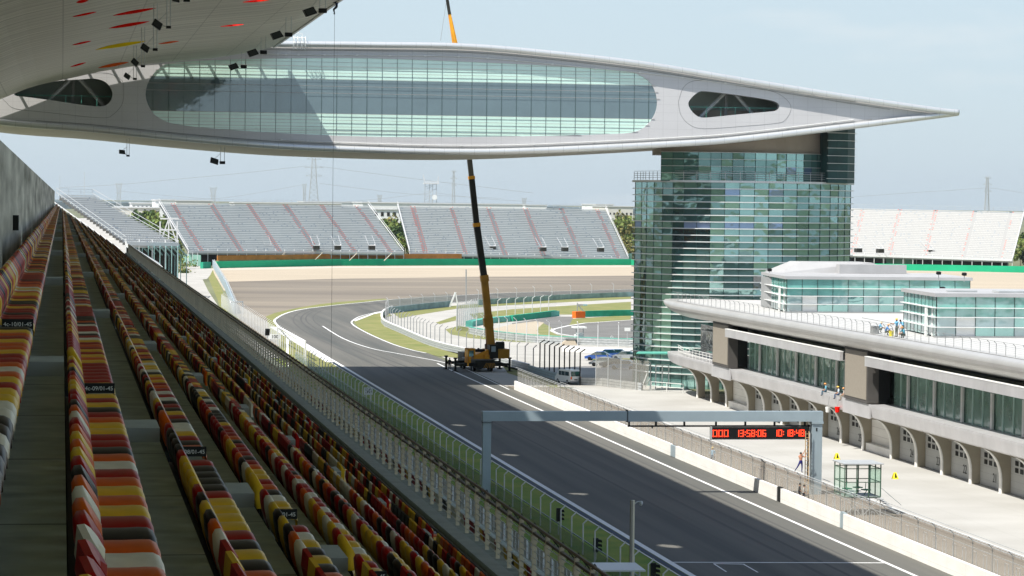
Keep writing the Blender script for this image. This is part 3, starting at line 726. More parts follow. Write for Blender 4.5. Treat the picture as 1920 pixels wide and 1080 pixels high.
# thin service rails with joints
b=MB(); P=[Vector((p.x,YW-.12,p.z-1.35*min(1,(110-p.x)/40) if p.x<110 else p.z-.1)) for p in T if 25<p.x<108]; b.tube(P,.05,6)
for i,p in enumerate(P[::2]): b.rbox(p,(.3,.1,.22))
b.build('service_rail',m_wht,wg)
b=MB(); P=[Vector((p.x,YW-.12,p.z+.85)) for p in Bt if 28<p.x<108]; b.tube(P,.06,6)
for p in P[::2]: b.rbox(p,(.28,.1,.2))
b.build('service_rail',m_wht,wg)
b=MB(); b.tube([(p.x,YW-.1,p.z+.6) for p in Bt if -5<p.x<110],.035,5); b.tube([(p.x,YW-.08,p.z-.75) for p in T if 25<p.x<112],.03,5); b.build('panel_seam',M_SEAM,wg)
# maintenance cradle straddling the top tube
c=V(561,77,YW-.3); cr=thing('maintenance_cradle','small white cage cradle clamped round the upper white tube','cradle',tuple(c))
b=MB()
for dx in (-.75,-.25,.3,.75):
    pts=[(c.x+dx,c.y-.4+math.cos(a)*.75-.0,c.z-.3+math.sin(a)*.85) for a in [2*math.pi*k/12 for k in range(13)]]; b.tube(pts,.045,5)
b.build('hoops',m_wht,cr); b=MB()
for a in (.3,1.2,2.2,3.1,4.2,5.3): b.tube([(c.x-.8,c.y+math.cos(a)*.75,c.z-.3+math.sin(a)*.85),(c.x+.8,c.y+math.cos(a)*.75,c.z-.3+math.sin(a)*.85)],.04,5)
b.tube([(c.x-.5,c.y,c.z+.5),(c.x-.5,c.y,c.z+1.0),(c.x+.4,c.y,c.z+.95),(c.x+.4,c.y,c.z+.5)],.04,5); b.tube([(c.x-.1,c.y,c.z+.95),(c.x-.1,c.y,c.z+1.35)],.05,5)
b.build('rails',m_wht,cr)
# ---------------------------------------------------------------- glass tower
Xl=[77.0,77.9,78.6,79.6,80.8,82.25,83.8,85.6,87.5,89.5,91.6,93.66,95.7,97.74,99.7,101.4,103.0,104.4,105.55,106.5,107.3]
pts=[]; y=0; W=2.06
ys_=[0]
for a,c in zip(Xl,Xl[1:]): 
    d=math.sqrt(max(.02,W*W-(c-a)**2)); ys_.append(d)
k=11; yy=[0]*len(Xl)
for i in range(k,len(Xl)-1): yy[i+1]=yy[i]+ys_[i+1]
for i in range(k,0,-1): yy[i-1]=yy[i]+ys_[i]*(1 if i<9 else .7)
Y0=367.2
TP=[(x*(1+0*q),Y0+q) for x,q in zip(Xl,yy)]
TP=[((x-0)*(Y0+q)/369.5 if False else x,Y0+q) for x,q in zip(Xl,yy)]
# keep projected position: X scales with distance from the eye
TP=[(x*(Y0+q)/370.0,Y0+q) for x,q in zip(Xl,yy)]
back=[(TP[-1][0]-3,TP[-1][1]+9),(99,TP[-1][1]+17),(88,TP[-1][1]+17),(TP[0][0]+3,TP[-1][1]+8)]
tw=thing('glass_tower','rounded teal glass office tower with many horizontal louvres under the wing','tower',(92,380,0))
ZT=28.15
def facade(P,z0,z1,dz,par,sel,nm='glass_storey',off=0.0):
    z=z1
    while z>z0+.05:
        zb=max(z0,z-dz); mb=MB(); ml=[]
        for i,(a,c) in enumerate(zip(P,P[1:])):
            kx=sel(i,z)
            if kx not in ml: ml.append(kx)
            # every pane sits at its own very slight angle
            e1,e2=rnd.uniform(-.015,.015),rnd.uniform(-.015,.015)
            mb.hexa([(a[0],a[1],zb),(c[0],c[1]+e1,zb),(c[0],c[1]+.1,zb),(a[0],a[1]+.1,zb),(a[0],a[1]+e2,z),(c[0],c[1]+e1+e2,z),(c[0],c[1]+.1,z),(a[0],a[1]+.1,z)],ml.index(kx))
        mb.build(nm,ml,par); z-=dz
rnd=random.Random(4)
blue={(9,2),(12,2),(9,7),(10,7),(12,7),(6,7),(7,7),(0,7),(12,3),(13,2)}
bright={(i,zq) for i in range(7,20) for zq in (0,1)}
def sel(i,z):  # zones of pale and dark panes paint reflections into the glass colour
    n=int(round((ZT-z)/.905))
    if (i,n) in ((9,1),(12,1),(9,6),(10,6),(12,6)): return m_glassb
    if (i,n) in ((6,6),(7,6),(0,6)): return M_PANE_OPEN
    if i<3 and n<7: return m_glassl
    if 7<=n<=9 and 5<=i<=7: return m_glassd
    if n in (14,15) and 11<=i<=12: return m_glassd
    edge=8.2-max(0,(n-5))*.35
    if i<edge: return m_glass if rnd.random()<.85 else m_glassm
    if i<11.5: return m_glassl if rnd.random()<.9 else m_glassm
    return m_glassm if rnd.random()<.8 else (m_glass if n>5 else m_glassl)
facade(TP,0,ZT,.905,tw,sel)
b=MB()
for a,c in zip([TP[-1]]+back,back+[TP[0]]): b.face([(a[0],a[1],0),(c[0],c[1],0),(c[0],c[1],ZT),(a[0],a[1],ZT)])
b.build('rear_facade',m_glass,tw)
allp=TP+back
b=MB(); cxp=(92,377)
n=0; z=ZT-3.6
while z>0: b.prism([(cxp[0]+(p[0]-cxp[0])*.97,cxp[1]+(p[1]-cxp[1])*.94) for p in allp],z,z+.35); z-=3.62
b.prism([(cxp[0]+(p[0]-cxp[0])*.55,cxp[1]+(p[1]-cxp[1])*.5) for p in allp],0,ZT)
b.build('floors_and_core',m_grey,tw)
b=MB()
for p in TP: b.box(p[0]-.03,p[1]-.07,0,p[0]+.03,p[1]+.05,ZT)
b.build('mullions',M_MULL,tw)
def off(P,o):
    out=[]
    for i,p in enumerate(P):
        a=P[max(0,i-1)]; c=P[min(len(P)-1,i+1)]; d=Vector((c[0]-a[0],c[1]-a[1],0)).normalized(); out.append((p[0]+d.y*o,p[1]-d.x*o))
    return out
lv=off(TP,.45)
def louvres(P,L,zs,par,th=.12):
    for z in zs:
        b=MB()
        for i in range(len(P)-1): b.hexa([(P[i][0],P[i][1]-.02,z),(L[i][0],L[i][1],z),(L[i+1][0],L[i+1][1],z),(P[i+1][0],P[i+1][1]-.02,z),(P[i][0],P[i][1]-.02,z+th),(L[i][0],L[i][1],z+th),(L[i+1][0],L[i+1][1],z+th),(P[i+1][0],P[i+1][1]-.02,z+th)])
        b.build('louvre',m_louv,par)
louvres(TP,lv,[ZT-.905*(k+1) for k in range(29)],tw)
b=MB(); L2=off(TP,.5)
for i in range(len(TP)-1): b.hexa([(TP[i][0],TP[i][1]+.3,ZT),(L2[i][0],L2[i][1],ZT),(L2[i+1][0],L2[i+1][1],ZT),(TP[i+1][0],TP[i+1][1]+.3,ZT),(TP[i][0],TP[i][1]+.3,ZT+.28),(L2[i][0],L2[i][1],ZT+.28),(L2[i+1][0],L2[i+1][1],ZT+.28),(TP[i+1][0],TP[i+1][1]+.3,ZT+.28)])
b.build('terrace_edge',m_lmetal,tw)
b=MB(); b.prism([(p[0],p[1]) for p in allp],ZT-.02,ZT+.18); b.build('terrace_floor',m_road,tw)
b=MB(); L3=off(TP,.2)
for z in (.35,.65,.95,1.25): b.tube([(p[0],p[1],ZT+.28+z) for p in L3],.025,5)
for i,p in enumerate(L3): b.tube([(p[0],p[1],ZT+.25),(p[0],p[1],ZT+1.45)],.04,5)
for i in range(5):
    p=L3[i]; q=L3[i+1]; b.tube([((p[0]+q[0])/2,(p[1]+q[1])/2,ZT+.25),((p[0]+q[0])/2,(p[1]+q[1])/2,ZT+1.45)],.04,5)
b.build('terrace_railing',m_metal,tw)
# upper storeys
UX=[80.98,82.6,84.14,86.2,87.94,89.44,91.04,92.64,94.25,95.76,97.31,98.65,100.02,101.15,102.24,103.02,103.9]
UP=[]
for i,x in enumerate(UX):
    s=(x-91)/13.; q=2.0+4.2*abs(s)**2.6 ; UP.append((x*(Y0+q)/372.,Y0+q))
UT=V(1400,287,Y0+3).z
def sel2(i,z):
    if i in (11,13) : return m_glassb if (UT-z)>1.6 and (UT-z)<2.5 else m_glassl
    if i>=8: return m_glassl if rnd.random()<.6 else m_glassm
    return m_glass if rnd.random()<.7 else m_glassm
facade(UP,ZT+.18,UT,.95,tw,sel2)
b=MB()
for p in UP: b.box(p[0]-.03,p[1]-.06,ZT+.18,p[0]+.03,p[1]+.05,UT)
b.build('mullions',M_MULL,tw); louvres(UP,off(UP,.3),[UT-.95*k for k in range(0,4)],tw,.05)
b=MB(); P2=UP+[(104.2,392),(84,392)]
b.prism([(p[0],p[1]+.35) for p in UP]+[(103,392),(84,392)],UT-.1,38.0); b.build('upper_wall',mat('upper_wall_brown',(.36,.31,.26),.85,var=.08,scale=.4),tw)
b=MB(); b.prism([(92+(p[0]-92)*.9,p[1]+2.5) for p in UP]+[(100,391),(86,391)],ZT+.1,UT-.2); b.build('upper_core',m_grey,tw)
SP=[(103.75,372.5),(104.1,370.3),(105.5,370.6),(107.2,371.4),(108.6,372.8)]
b=MB(); b.prism(SP+[(108.4,390),(104,390)],ZT+.18,39.0); b.build('stair_shaft_glass',m_stair,tw)
for k in range(12):
    z=ZT+1.05*(k+1)-.3; b=MB(); L=off(SP,.35)
    if z>36: break
    for i in range(1,len(SP)-1): b.hexa([(SP[i][0],SP[i][1],z),(L[i][0],L[i][1],z),(L[i+1][0],L[i+1][1],z),(SP[i+1][0],SP[i+1][1],z),(SP[i][0],SP[i][1],z+.06),(L[i][0],L[i][1],z+.06),(L[i+1][0],L[i+1][1],z+.06),(SP[i+1][0],SP[i+1][1],z+.06)])
    b.build('louvre',m_louv,tw)
# entrance canopy and doors at the tower foot
b=MB(); c0=VX(1163,655,77.2)
b.hexa([(76.2,364.0,5.0),(81.5,363.0,5.0),(81.5,367.5,5.0),(77.2,367.5,5.0),(76.2,364.0,5.15),(81.5,363.0,5.15),(81.5,367.5,5.15),(77.2,367.5,5.15)]); b.build('entrance_canopy',m_teal,tw)
b=MB()
for x in (79.4,80.3,81.2): b.box(x,366.6,0,x+.12,366.75,3.4)
b.box(79.4,366.6,3.3,81.3,366.75,3.45); b.box(79.4,366.6,2.4,81.3,366.72,2.5); b.build('entrance_frame',m_wht,tw)
# ---------------------------------------------------------------- pit building
pb=thing('pit_building','long pit garage building with rounded aluminium roof nose and glazed upper floor','building',(82,250,0))
PY0,PY1=165.,358.
fins=[175.3,183.5,191.6,199.8,208.,216.2,224.4,232.6,240.8,249.1,257.0,265.3,275.0,283.2,291.4,299.6,307.7,315.8,323.6,334.6,342.6,350.4]
b=MB(); b.box(83.2,PY0-.4,0,124.5,PY0-.05,12.4); b.build('end_wall',m_wht,pb)
# ground floor wall, slabs
b=MB(); b.box(82.5,PY0,0,83.0,333.9,4.25); b.box(83,PY0,0,104,356,.2); b.box(89,333.9,0,89.3,356,4.2); b.box(83.0,333.7,0,89,334,4.2)
b.build('garage_wall',m_beige,pb)
fp=[(82.5,0),(81.5,0),(81.5,1.25)]
for k in range(9):
    a=math.pi/2*k/8; fp.append((81.5-1.95*(1-math.cos(a)),1.25+2.75*math.sin(a)))
fp+=[(79.55,4.2),(82.5,4.2)]
for y in fins:
    b=MB(); b.prism(fp,y,y+.55,'y'); b.build('curved_fin',m_beige,pb)
# light edging on each fin
for y in fins:
    b=MB(); e=fp[1:-2]
    for p,q in zip(e,e[1:]): b.hexa([(p[0]-.012,y-.03,p[1]),(p[0]+.09,y-.03,p[1]),(q[0]+.09,y-.03,q[1]),(q[0]-.012,y-.03,q[1]),(p[0]-.012,y+.58,p[1]),(p[0]+.09,y+.58,p[1]),(q[0]+.09,y+.58,q[1]),(q[0]-.012,y+.58,q[1])])
    b.build('fin_edge',m_wallw,pb)
num=24; nums={257.0:24,249.1:23,240.8:22,232.6:21,224.4:20,216.2:19,275.0:25,283.2:26,291.4:27,299.6:28,307.7:29,315.8:30,208.:18}
m_pmull=mat('mullion_pale_teal',(.50,.68,.62),.5,.1,var=.05)
m_door=grid_lines(mat('garage_door_white',(.50,.51,.50),.6,var=.04,scale=.5),[(2,.62,.03,0)],.8)
for y,y2 in zip(fins,fins[1:]):
    if y in nums:
        d=MB(); d.box(82.36,y+.62,.08,82.46,y2-.05,3.3); dr=d.build('garage_door',m_door,pb)
        wb=MB()
        for j in range(5):
            for k in range(2):
                yy_=y+1.0+j*1.3; zz=2.02+k*.62
                wb.box(82.33,yy_,zz,82.37,yy_+.82,zz+.42)
        wn=wb.build('door_window',m_dark,dr)
        text_mesh(str(nums[y]),1.15,'bay_number',m_dark,(82.33,y2-4.1,.95),R(90),R(-90),dr,ext=.003)
        hb=MB(); hb.box(82.3,y+.6,3.38,82.5,y2-.03,3.5); hb.build('door_head',m_teal,dr)
    elif y2<336 and y>170:
        d=MB(); d.box(82.36,y+.62,.0,82.46,y2-.05,4.18); d.build('panelled_wall',grid_lines(m_wallw.copy(),[(2,.85,.05,0)],.75),pb)
        d=MB(); d.box(81.75,y+.6,0,82.36,y2-.05,.85); d.build('plinth',m_wallw,pb)
# first-floor balcony fascia with boat nose
def loft(name,profile_fn,ys,m,par,smooth=True,cap=True):
    b=MB(); k=0; n=None
    rows=[profile_fn(y) for y in ys]; n=len(rows[0])
    for rr,y in zip(rows,ys): b.v+=[(p[0],y,p[1]) for p in rr]
    for i in range(len(rows)-1):
        for j in range(n-1): b.f.append((i*n+j,i*n+j+1,(i+1)*n+j+1,(i+1)*n+j)); b.m.append(0)
    if cap:
        b.f.append(tuple(range(n))); b.m.append(0); b.f.append(tuple(reversed(range((len(rows)-1)*n,len(rows)*n)))); b.m.append(0)
    return b.build(name,m,par,smooth=False)
def lowp(y):
    s=1. if y<352 else math.sqrt(max(.0,1-((y-352)/10.4)**2)); x0=79.0+(1-s)*1.6
    return [(84,5.52),(x0,5.52),(x0,5.30),(x0+.18*s,5.5-1.2*s),(x0+.55*s+.1,5.5-1.42*s),(84,5.5-1.42*s)]
loft('balcony_fascia',lowp,[PY0,322,323]+[352+k*.94 for k in range(12)],m_clad,pb)
b=MB(); b.box(84.0,PY0,4.1,112,352,5.45); b.build('floor_slab',m_grey,pb)
b=MB(); 
for y in (264.6,322.6): b.box(78.9,y-.3,4.12,79.05,y+9.2,5.56)
b.build('screen_base_panel',m_clad,pb)
# glazed first floor
seg=[(PY0,206.0),(215.,264.0),(272.9,322.4)]
for a,c in seg:
    b=MB(); b.box(81.3,a,5.54,81.36,c,9.05); b.build('gallery_glass',m_glassp,pb)
    b=MB(); y=a+.3; n=0
    while y<c: b.box(81.2,y,5.54,81.3,y+.16,9.05); y+=2.72
    b.build('glass_mullions',m_pmull,pb)
    b=MB(); y=a+2.5
    while y<c-1: 
        b.box(81.0,y,5.54,81.19,y+.5,8.75); b.box(81.5,y+.1,5.54,88,y+.3,9.0); b.box(81.7,y+2.2,5.54,82.3,y+2.35,7.9); y+=8.2
    b.build('white_partitions',m_wht,pb)
    b=MB(); y=a+4
    while y<c-2:
        b.hexa([(81.45,y,5.54),(82.9,y,5.54),(82.9,y+.1,5.54),(81.45,y+.1,5.54),(81.45,y,8.0),(81.6,y,8.0),(81.6,y+.1,8.0),(81.45,y+.1,8.0)]); y+=5.4
    b.build('raking_panels',m_wht,pb)
    b=MB(); b.box(78.25,a,9.38,78.6,c,10.28); b.box(78.6,a,9.38,81.5,c,9.46); b.build('upper_fascia',m_clad,pb)
    b=MB(); b.box(78.22,a,10.28,78.7,c,10.36); b.build('fascia_capping',m_wht,pb)
b=MB(); b.box(88.,PY0,5.46,88.3,330,10.5); b.box(81.6,PY0,8.98,110,330,9.2,1); b.box(82.8,PY0,9.2,83.1,330,10.8,0)
b.build('gallery_interior',[mat('gallery_wall',(.62,.66,.55),.9,var=.4,scale=.25),m_grey],pb)
b=MB()
for z,rr in ((10.25,.14),(10.55,.12)): b.tube([(81.4,PY0,z),(81.4,330,z)],rr,8)
b.build('recess_pipes',m_grey,pb)
for y in (206.3,264.6,322.6):
    sb=MB(); sb.box(78.75,y,5.62,79.9,y+8.2,10.95); s_=sb.build('screen_housing',mat('screen_frame',(.09,.085,.08),.6,var=.1),pb)
    sb=MB(); sb.box(78.70,y+.35,5.95,78.76,y+7.85,10.65); sb.build('screen_face',mat('screen_face',(.30,.27,.225),.7,var=.05,scale=3),s_)
    sb=MB(); sb.box(79.9,y+.4,5.62,81.2,y+7.8,10.95); sb.build('dark_recess',m_dark,pb)
# end terrace beyond the far screen
b=MB(); b.box(82.2,331.2,5.5,82.3,352,9.6); b.build('end_glazing',m_glassd,pb)
b=MB(); b.box(82.0,331.5,7.0,82.18,346,7.14); b.box(82.0,331.5,8.3,82.18,343,8.42); b.box(81.6,338,8.9,82.0,350,9.0); b.build('end_louvre',m_metal,pb)
b=MB()
for z in (5.9,6.25,6.6): b.tube([(79.5,331,z),(79.5,350,z),(80.4,357.5,z)],.03,5)
for k in range(14): 
    y=331.5+k*1.9; x=79.5 if y<350 else 79.5+(y-350)*.12; b.tube([(x,y,5.5),(x,y,6.62)],.035,5)
b.build('terrace_railing',m_wht,pb)
# roof nose
def nosep(y):
    s=1. if y<346 else math.sqrt(max(.0,1-((y-346)/13.6)**2)); x0=77.75+(1-s)*1.4; zt=12.6
    P=[(86,zt)]
    P.append((x0+.55,zt)); 
    for k in range(9):
        a=math.pi*(k/8)*.5; 
        P.append((x0+.5*(1-math.sin(a)),zt-.05-.75*(1-math.cos(a))*s) if False else (x0+.45*(1-math.sin(a+.001))**1.0,zt-.02-.6*s*(1-math.cos(a))))
    for k in range(1,9):
        a=math.pi/2*k/8; P.append((x0+2.9*s*(1-math.cos(a)),zt-.62*s-1.45*s*math.sin(a)))
    P.append((86,zt-2.07*s)); return P
loft('roof_nose',nosep,[PY0,330]+[346+k*1.235 for k in range(12)],M_NOSE,pb)
b=MB(); b.box(86,PY0,10.8,125,346,12.56); b.hexa([(86,346,10.9),(125,346,10.9),(122,357,10.9),(86,357,10.9),(86,346,12.56),(125,346,12.56),(122,357,12.56),(86,357,12.56)]); b.build('roof_slab',m_grey,pb)
b=MB(); b.face([(78.4,PY0,12.64),(125,PY0,12.64),(125,350,12.64),(81,357,12.64),(78.9,352,12.64),(78.4,340,12.64)]); b.build('roof_deck',mat('roof_deck_white',(.50,.50,.485),.8,var=.03,scale=.3),pb)
b=MB(); b.box(104,PY0,0,124.5,345,10.8); b.box(84,PY0,9.2,104,345,10.8); b.build('rear_volume',m_wht,pb)
# roof edge railing
for k in range(9):
    b=MB(); a=PY0+k*21.; c=min(a+21.,352)
    y=a
    while y<c-.1:
        x=78.62; 
        b.tube([(x,y,12.6),(x,y,13.55),(x-.22,y,13.78)],.03,5); y+=2.4
    for j in range(6): b.bar((78.62,a,12.8+j*.16),(78.62,c,12.8+j*.16),.014)
    b.bar((78.4,a,13.78),(78.4,c,13.78),.03); b.build('railing_bay',m_grey,pb)
# rooftop pavilions
m_groof=mat('pavilion_roof_grey',(.44,.44,.44),.6,.1,var=.08,scale=.4)
def pavilion(x0,y0,x1,zt,label,ydep=17.5,skx=2.0,wide=2.0,unit=True):
    t=thing('rooftop_pavilion',label,'pavilion',(x0,y0,12.65),'glazed pavilions on the pit building roof')
    z0=12.7; A=(x0,y0); Bq=(x1,y0); Cq=(x1+skx,y0+ydep); Dq=(x0+skx,y0+ydep)
    def fc(P,Q,nx,nm_gap):
        gs={}
        rows=[(z0+.1,z0+.95),(z0+.95,z0+1.9),(z0+1.9,z0+2.75),(z0+2.75,z0+3.85)]
        for i in range(nx):
            p=Vector((P[0]+(Q[0]-P[0])*i/nx,P[1]+(Q[1]-P[1])*i/nx,0)); q=Vector((P[0]+(Q[0]-P[0])*(i+1)/nx,P[1]+(Q[1]-P[1])*(i+1)/nx,0))
            for r,(za,zb) in enumerate(rows):
                if i==nm_gap and r<2 or i==nm_gap and r==1: mm=m_wht
                else: mm=m_gpav if r>=2 else (m_gpavl if rnd.random()<.6 else m_glassl)
                gs.setdefault(mm,MB()).hexa([(p.x,p.y,za),(q.x,q.y,za),(q.x+.05,q.y+.1,za),(p.x+.05,p.y+.1,za),(p.x,p.y,zb),(q.x,q.y,zb),(q.x+.05,q.y+.1,zb),(p.x+.05,p.y+.1,zb)])
        for mm,g_ in gs.items(): g_.build('glass_pane' if mm!=m_wht else 'white_panel',mm,t)
        mu=MB()
        for i in range(nx+1):
            p=(P[0]+(Q[0]-P[0])*i/nx,P[1]+(Q[1]-P[1])*i/nx); mu.box(p[0]-.03,p[1]-.04,z0,p[0]+.03,p[1]+.04,z0+3.85)
        mu.build('mullions',M_MULL,t)
        d=Vector((Q[0]-P[0],Q[1]-P[1],0)).normalized(); n=Vector((d.y,-d.x,0))
        for z in (z0+.95,z0+1.9,z0+2.8):
            lb=MB(); p=Vector((P[0],P[1],z))+n*.22-d*.1; q=Vector((Q[0],Q[1],z))+n*.22+d*.1; lb.bar(p,q,.36,.07); lb.build('louvre',m_wht,t)
    nx=max(3,int(round((x1-x0)/1.92)))
    fc(A,Bq,nx,1); fc(Dq,A,9,-1)
    b=MB(); b.hexa([(A[0],A[1]+.15,z0),(Bq[0],Bq[1]+.15,z0),(Cq[0],Cq[1],z0),(Dq[0],Dq[1],z0),(A[0]+.4,A[1]+.15,z0+3.8),(Bq[0],Bq[1]+.15,z0+3.8),(Cq[0],Cq[1],z0+3.8),(Dq[0]+.4,Dq[1],z0+3.8)]) if False else b.box(x0+1.4,y0+2.5,z0,x1-1,y0+ydep-2,z0+3.7)
    b.build('core',m_grey,t)
    b=MB(); o=.25
    b.hexa([(A[0]-o,A[1]-o,z0+3.85),(Bq[0]+o,Bq[1]-o,z0+3.85),(Cq[0]+o,Cq[1]+o,z0+3.85),(Dq[0]-o,Dq[1]+o,z0+3.85),(A[0]-o,A[1]-o,z0+4.2),(Bq[0]+o,Bq[1]-o,z0+4.2),(Cq[0]+o,Cq[1]+o,z0+4.2),(Dq[0]-o,Dq[1]+o,z0+4.2)]); b.build('roof',m_groof,t)
    b=MB(); b.box(x0-.2,y0-.2,z0-.06,x1+.3,y0+.2,z0+.1); b.build('base_rail',m_grey,t)
    b=MB(); yy_=y0+2.6; xx=x0+.17; b.box(xx-.35,yy_,z0,xx-.2,yy_+.5,z0+2.7); b.box(xx-.1,yy_-1.2,z0,xx+.05,yy_-.9,z0+2.7); b.build('door_frame',m_wht,t)
    return t
m_gpav=glass('pavilion_glass_green',(.16,.42,.38),1,.08,.25,.04); m_gpavl=glass('pavilion_glass_grey',(.30,.44,.44),1,.06,.3,.04)
pa=pavilion(83.4,313.5,105.6,16.9,'farther glazed rooftop pavilion with white louvres and a low grey roof unit behind',19.5,2.2)
b=MB(); p=V(1545,502,332); b.hexa([(87.0,330.5,16.85),(102.5,330.5,16.85),(102.5,338,16.85),(87,338,16.85),(90.0,331.5,18.2),(98.8,331,18.2),(98.8,337,18.2),(90,337,18.2)]); b.box(94.0,328.5,16.92,102.5,330,18.0)
b.build('roof_unit',m_groof,pa)
pv=pavilion(82.6,255.0,104.,16.9,'nearer glazed rooftop pavilion with white louvres at the right edge',15.2,1.5)
b=MB(); b.box(89.5,257,16.92,92.2,259,17.1); b.box(85.,259,16.92,88,259.6,17.05); b.build('roof_vent',m_metal,pv)
# small dark roof floodlights
for (x,y,Y,l) in ((1760,512,305,'small dark floodlight on the far roof edge, left of its twin'),(1808,514,305,'small dark floodlight on the far roof edge, right of its twin'),(1767,541,272,'small dark floodlight on the nearer pavilion roof'),(1443,506,330,'tiny floodlight on the corner of the farther pavilion roof')):
    p=V(x,y,Y); f=thing('roof_floodlight',l,'floodlight',tuple(p),'small roof floodlights'); b=MB(); b.rbox(p,(.5,.3,.3),.3,.3); b.build('lamp_head',m_black,f); b=MB(); b.tube([p+Vector((0,0,-.1)),p+Vector((0,0,-.9))],.04,5); b.build('stem',m_grey,f)
# ---------------------------------------------------------------- pit wall
pw=thing('pit_wall','long white concrete pit wall between track and pit lane','wall',(60,230,0))
for k,(a,c) in enumerate(((60,207.6),(208.6,226.6),(227.9,267.2),(269.6,366.2))):
    b=MB(); P=[(60.0,.05),(60.0,1.22),(60.28,1.22),(60.34,.05)]; b.prism(P,a,c,'y'); b.build('wall_section',grid_lines(m_wallw.copy(),[(1,4,.04,0),(2,9,.03,-.38)],.8),pw)
b=MB(); b.box(60.05,207.6,.05,60.3,208.6,1.3); b.box(60.05,267.2,.05,60.3,269.6,1.15); b.build('gate_panel',m_blue,pw)
b=MB(); b.box(60.05,226.6,.05,60.3,227.9,1.28); b.build('gate_leaf',m_dark,pw)
pf=thing('pit_wall_fence','wire mesh safety fence with bent posts on top of the white pit wall','fence',(60.3,230,1.2))
y=86.
while y<366:
    b=MB(); b.tube([(60.45,y,0.9),(60.45,y,2.75),(60.15,y,3.05)],.04,6); b.build('bent_post',m_grey,pf); y+=4.
for a in range(86,366,20):
    c=min(a+20,366); b=MB(); b.face([(60.42,a,1.22),(60.42,c,1.22),(60.42,c,2.75),(60.42,a,2.75)]); b.build('mesh_panel',m_meshp,pf)
b=MB()
for z,x in ((2.78,60.45),(3.05,60.15),(2.3,60.45)): b.tube([(x,84,z),(x,366,z)],.03,5)
b.build('top_rails',m_metal,pf)
b=MB(); 
for k in range(70):
    y=88+k*4; 
    for j in (0.2,1.5,2.8): b.bar((60.16,y+j-.2,3.02),(60.5,y+j+.5,2.95),.03)
b.build('wire_ties',m_grey,pf)
b=MB()
for k in range(100):
    y=150+k*2.15
    if y>362: break
    b.tube([(60.7,y,0.05),(60.7,y,2.0),(60.7,y+.7,2.0),(60.7,y+.7,.05)],.028,5)
b.build('hoop_bars',m_lmetal,pf)
b=MB(); b.tube([(66.2,PY0,1.1),(66.2,366,1.1)],.03,5); b.build('rear_rail',m_metal,pf)
# ---------------------------------------------------------------- gantry and clock
gt=thing('start_gantry','blue grey steel portal gantry spanning the start of the straight','gantry',(50,233,0))
b=MB(); b.box(35.5,232.7,0,36.2,233.3,6.46); b.build('post',m_blue,gt)
b=MB(); b.box(64.35,232.7,0,65.27,233.3,6.2); b.build('post',m_blue,gt)
b=MB(); b.box(35.45,232.62,6.46,48.0,233.38,7.28); b.box(48.04,232.62,6.4,65.3,233.38,7.28); b.box(64.3,232.6,6.2,65.35,233.4,6.4); b.build('beam',m_blue,gt)
b=MB(); b.box(47.98,232.58,6.35,48.04,233.42,7.4); b.box(35.4,232.6,6.3,36.3,233.4,6.34); b.build('joint_plate',m_dark,gt)
b=MB(); b.box(48.1,232.9,5.93,64.25,233.1,6.06)
for x in (48.15,50.5,53.0,55.8,58.4,61.0,63.7): b.box(x,232.9,6.0,x+.14,233.1,6.45)
b.box(64.05,232.9,1.2,64.16,233.1,6.1); b.box(50.2,232.95,5.8,50.3,233.05,5.95); b.build('sign_truss',m_dark,gt)
b=MB(); b.box(64.7,232.68,5.55,64.82,232.7,5.85); b.build('lock_slot',m_dark,gt)
b=MB(); 
for x in (63.7,64.0): b.tube([(x,232.4,0.05),(x,232.4,5.6)],.04,6)
for k in range(16): b.tube([(63.7,232.4,.4+k*.33),(64.0,232.4,.4+k*.33)],.025,5)
ld=b.build('ladder',mat('bamboo',(.50,.36,.20),.8,var=.1)); tag(ld,'narrow pale ladder leaning up the right gantry post','ladder')
ck=thing('digital_clock_sign','black digital timing sign with red digits under the gantry','clock',(60,233,5))
b=MB(); b.box(55.38,232.55,4.88,64.0,232.9,5.92); hs=b.build('housing',m_black,ck)
b=MB(); b.box(55.3,232.5,4.84,55.42,232.92,5.98); b.box(55.3,232.5,4.84,64.05,232.92,4.88); b.build('frame',m_metal,ck)
SEG={'0':'abcdef','1':'bc','2':'abged','3':'abgcd','4':'fgbc','5':'afgcd','6':'afgedc','7':'abc','8':'abcdefg','9':'abcdfg'}
def seg7(b,ch,x,z,w,h,t_=.065,Y=232.53):
    L={'a':(x,z+h-t_,x+w,z+h),'g':(x,z+h/2-t_/2,x+w,z+h/2+t_/2),'d':(x,z,x+w,z+t_),'f':(x,z+h/2,x+t_,z+h),'e':(x,z,x+t_,z+h/2),'b':(x+w-t_,z+h/2,x+w,z+h),'c':(x+w-t_,z,x+w,z+h/2)}
    for s in SEG[ch]: q=L[s]; b.box(q[0],Y,q[1],q[2],Y+.02,q[3])
m_led=mat('red_led',(1,.06,.02),.5,var=0,emit=1.4); dimm=mat('unlit_segment',(.03,.035,.033),.5,var=0)
def clock_text(s,x0,z0,w,h,gap):
    x=x0; di=MB()
    for ch in s:
        if ch==' ': x+=.42; continue
        if ch==':':
            di.box(x+.0,232.53,z0+.13,x+.09,232.55,z0+.22); di.box(x+.0,232.53,z0+h-.22,x+.09,232.55,z0+h-.13); x+=.18; continue
        seg7(di,ch,x,z0,w,h); x+=w+gap
    return di,x
di,xe=clock_text('000',55.5,5.1,.38,.58,.11); di.build('lap_digits',m_led,ck)
di,xe=clock_text('13:58:06',57.5,5.1,.315,.58,.09); di.build('time_digits',m_led,ck)
di,xe=clock_text('10:18:48',60.9,5.12,.315,.58,.09); di.build('time_digits',m_led,ck)
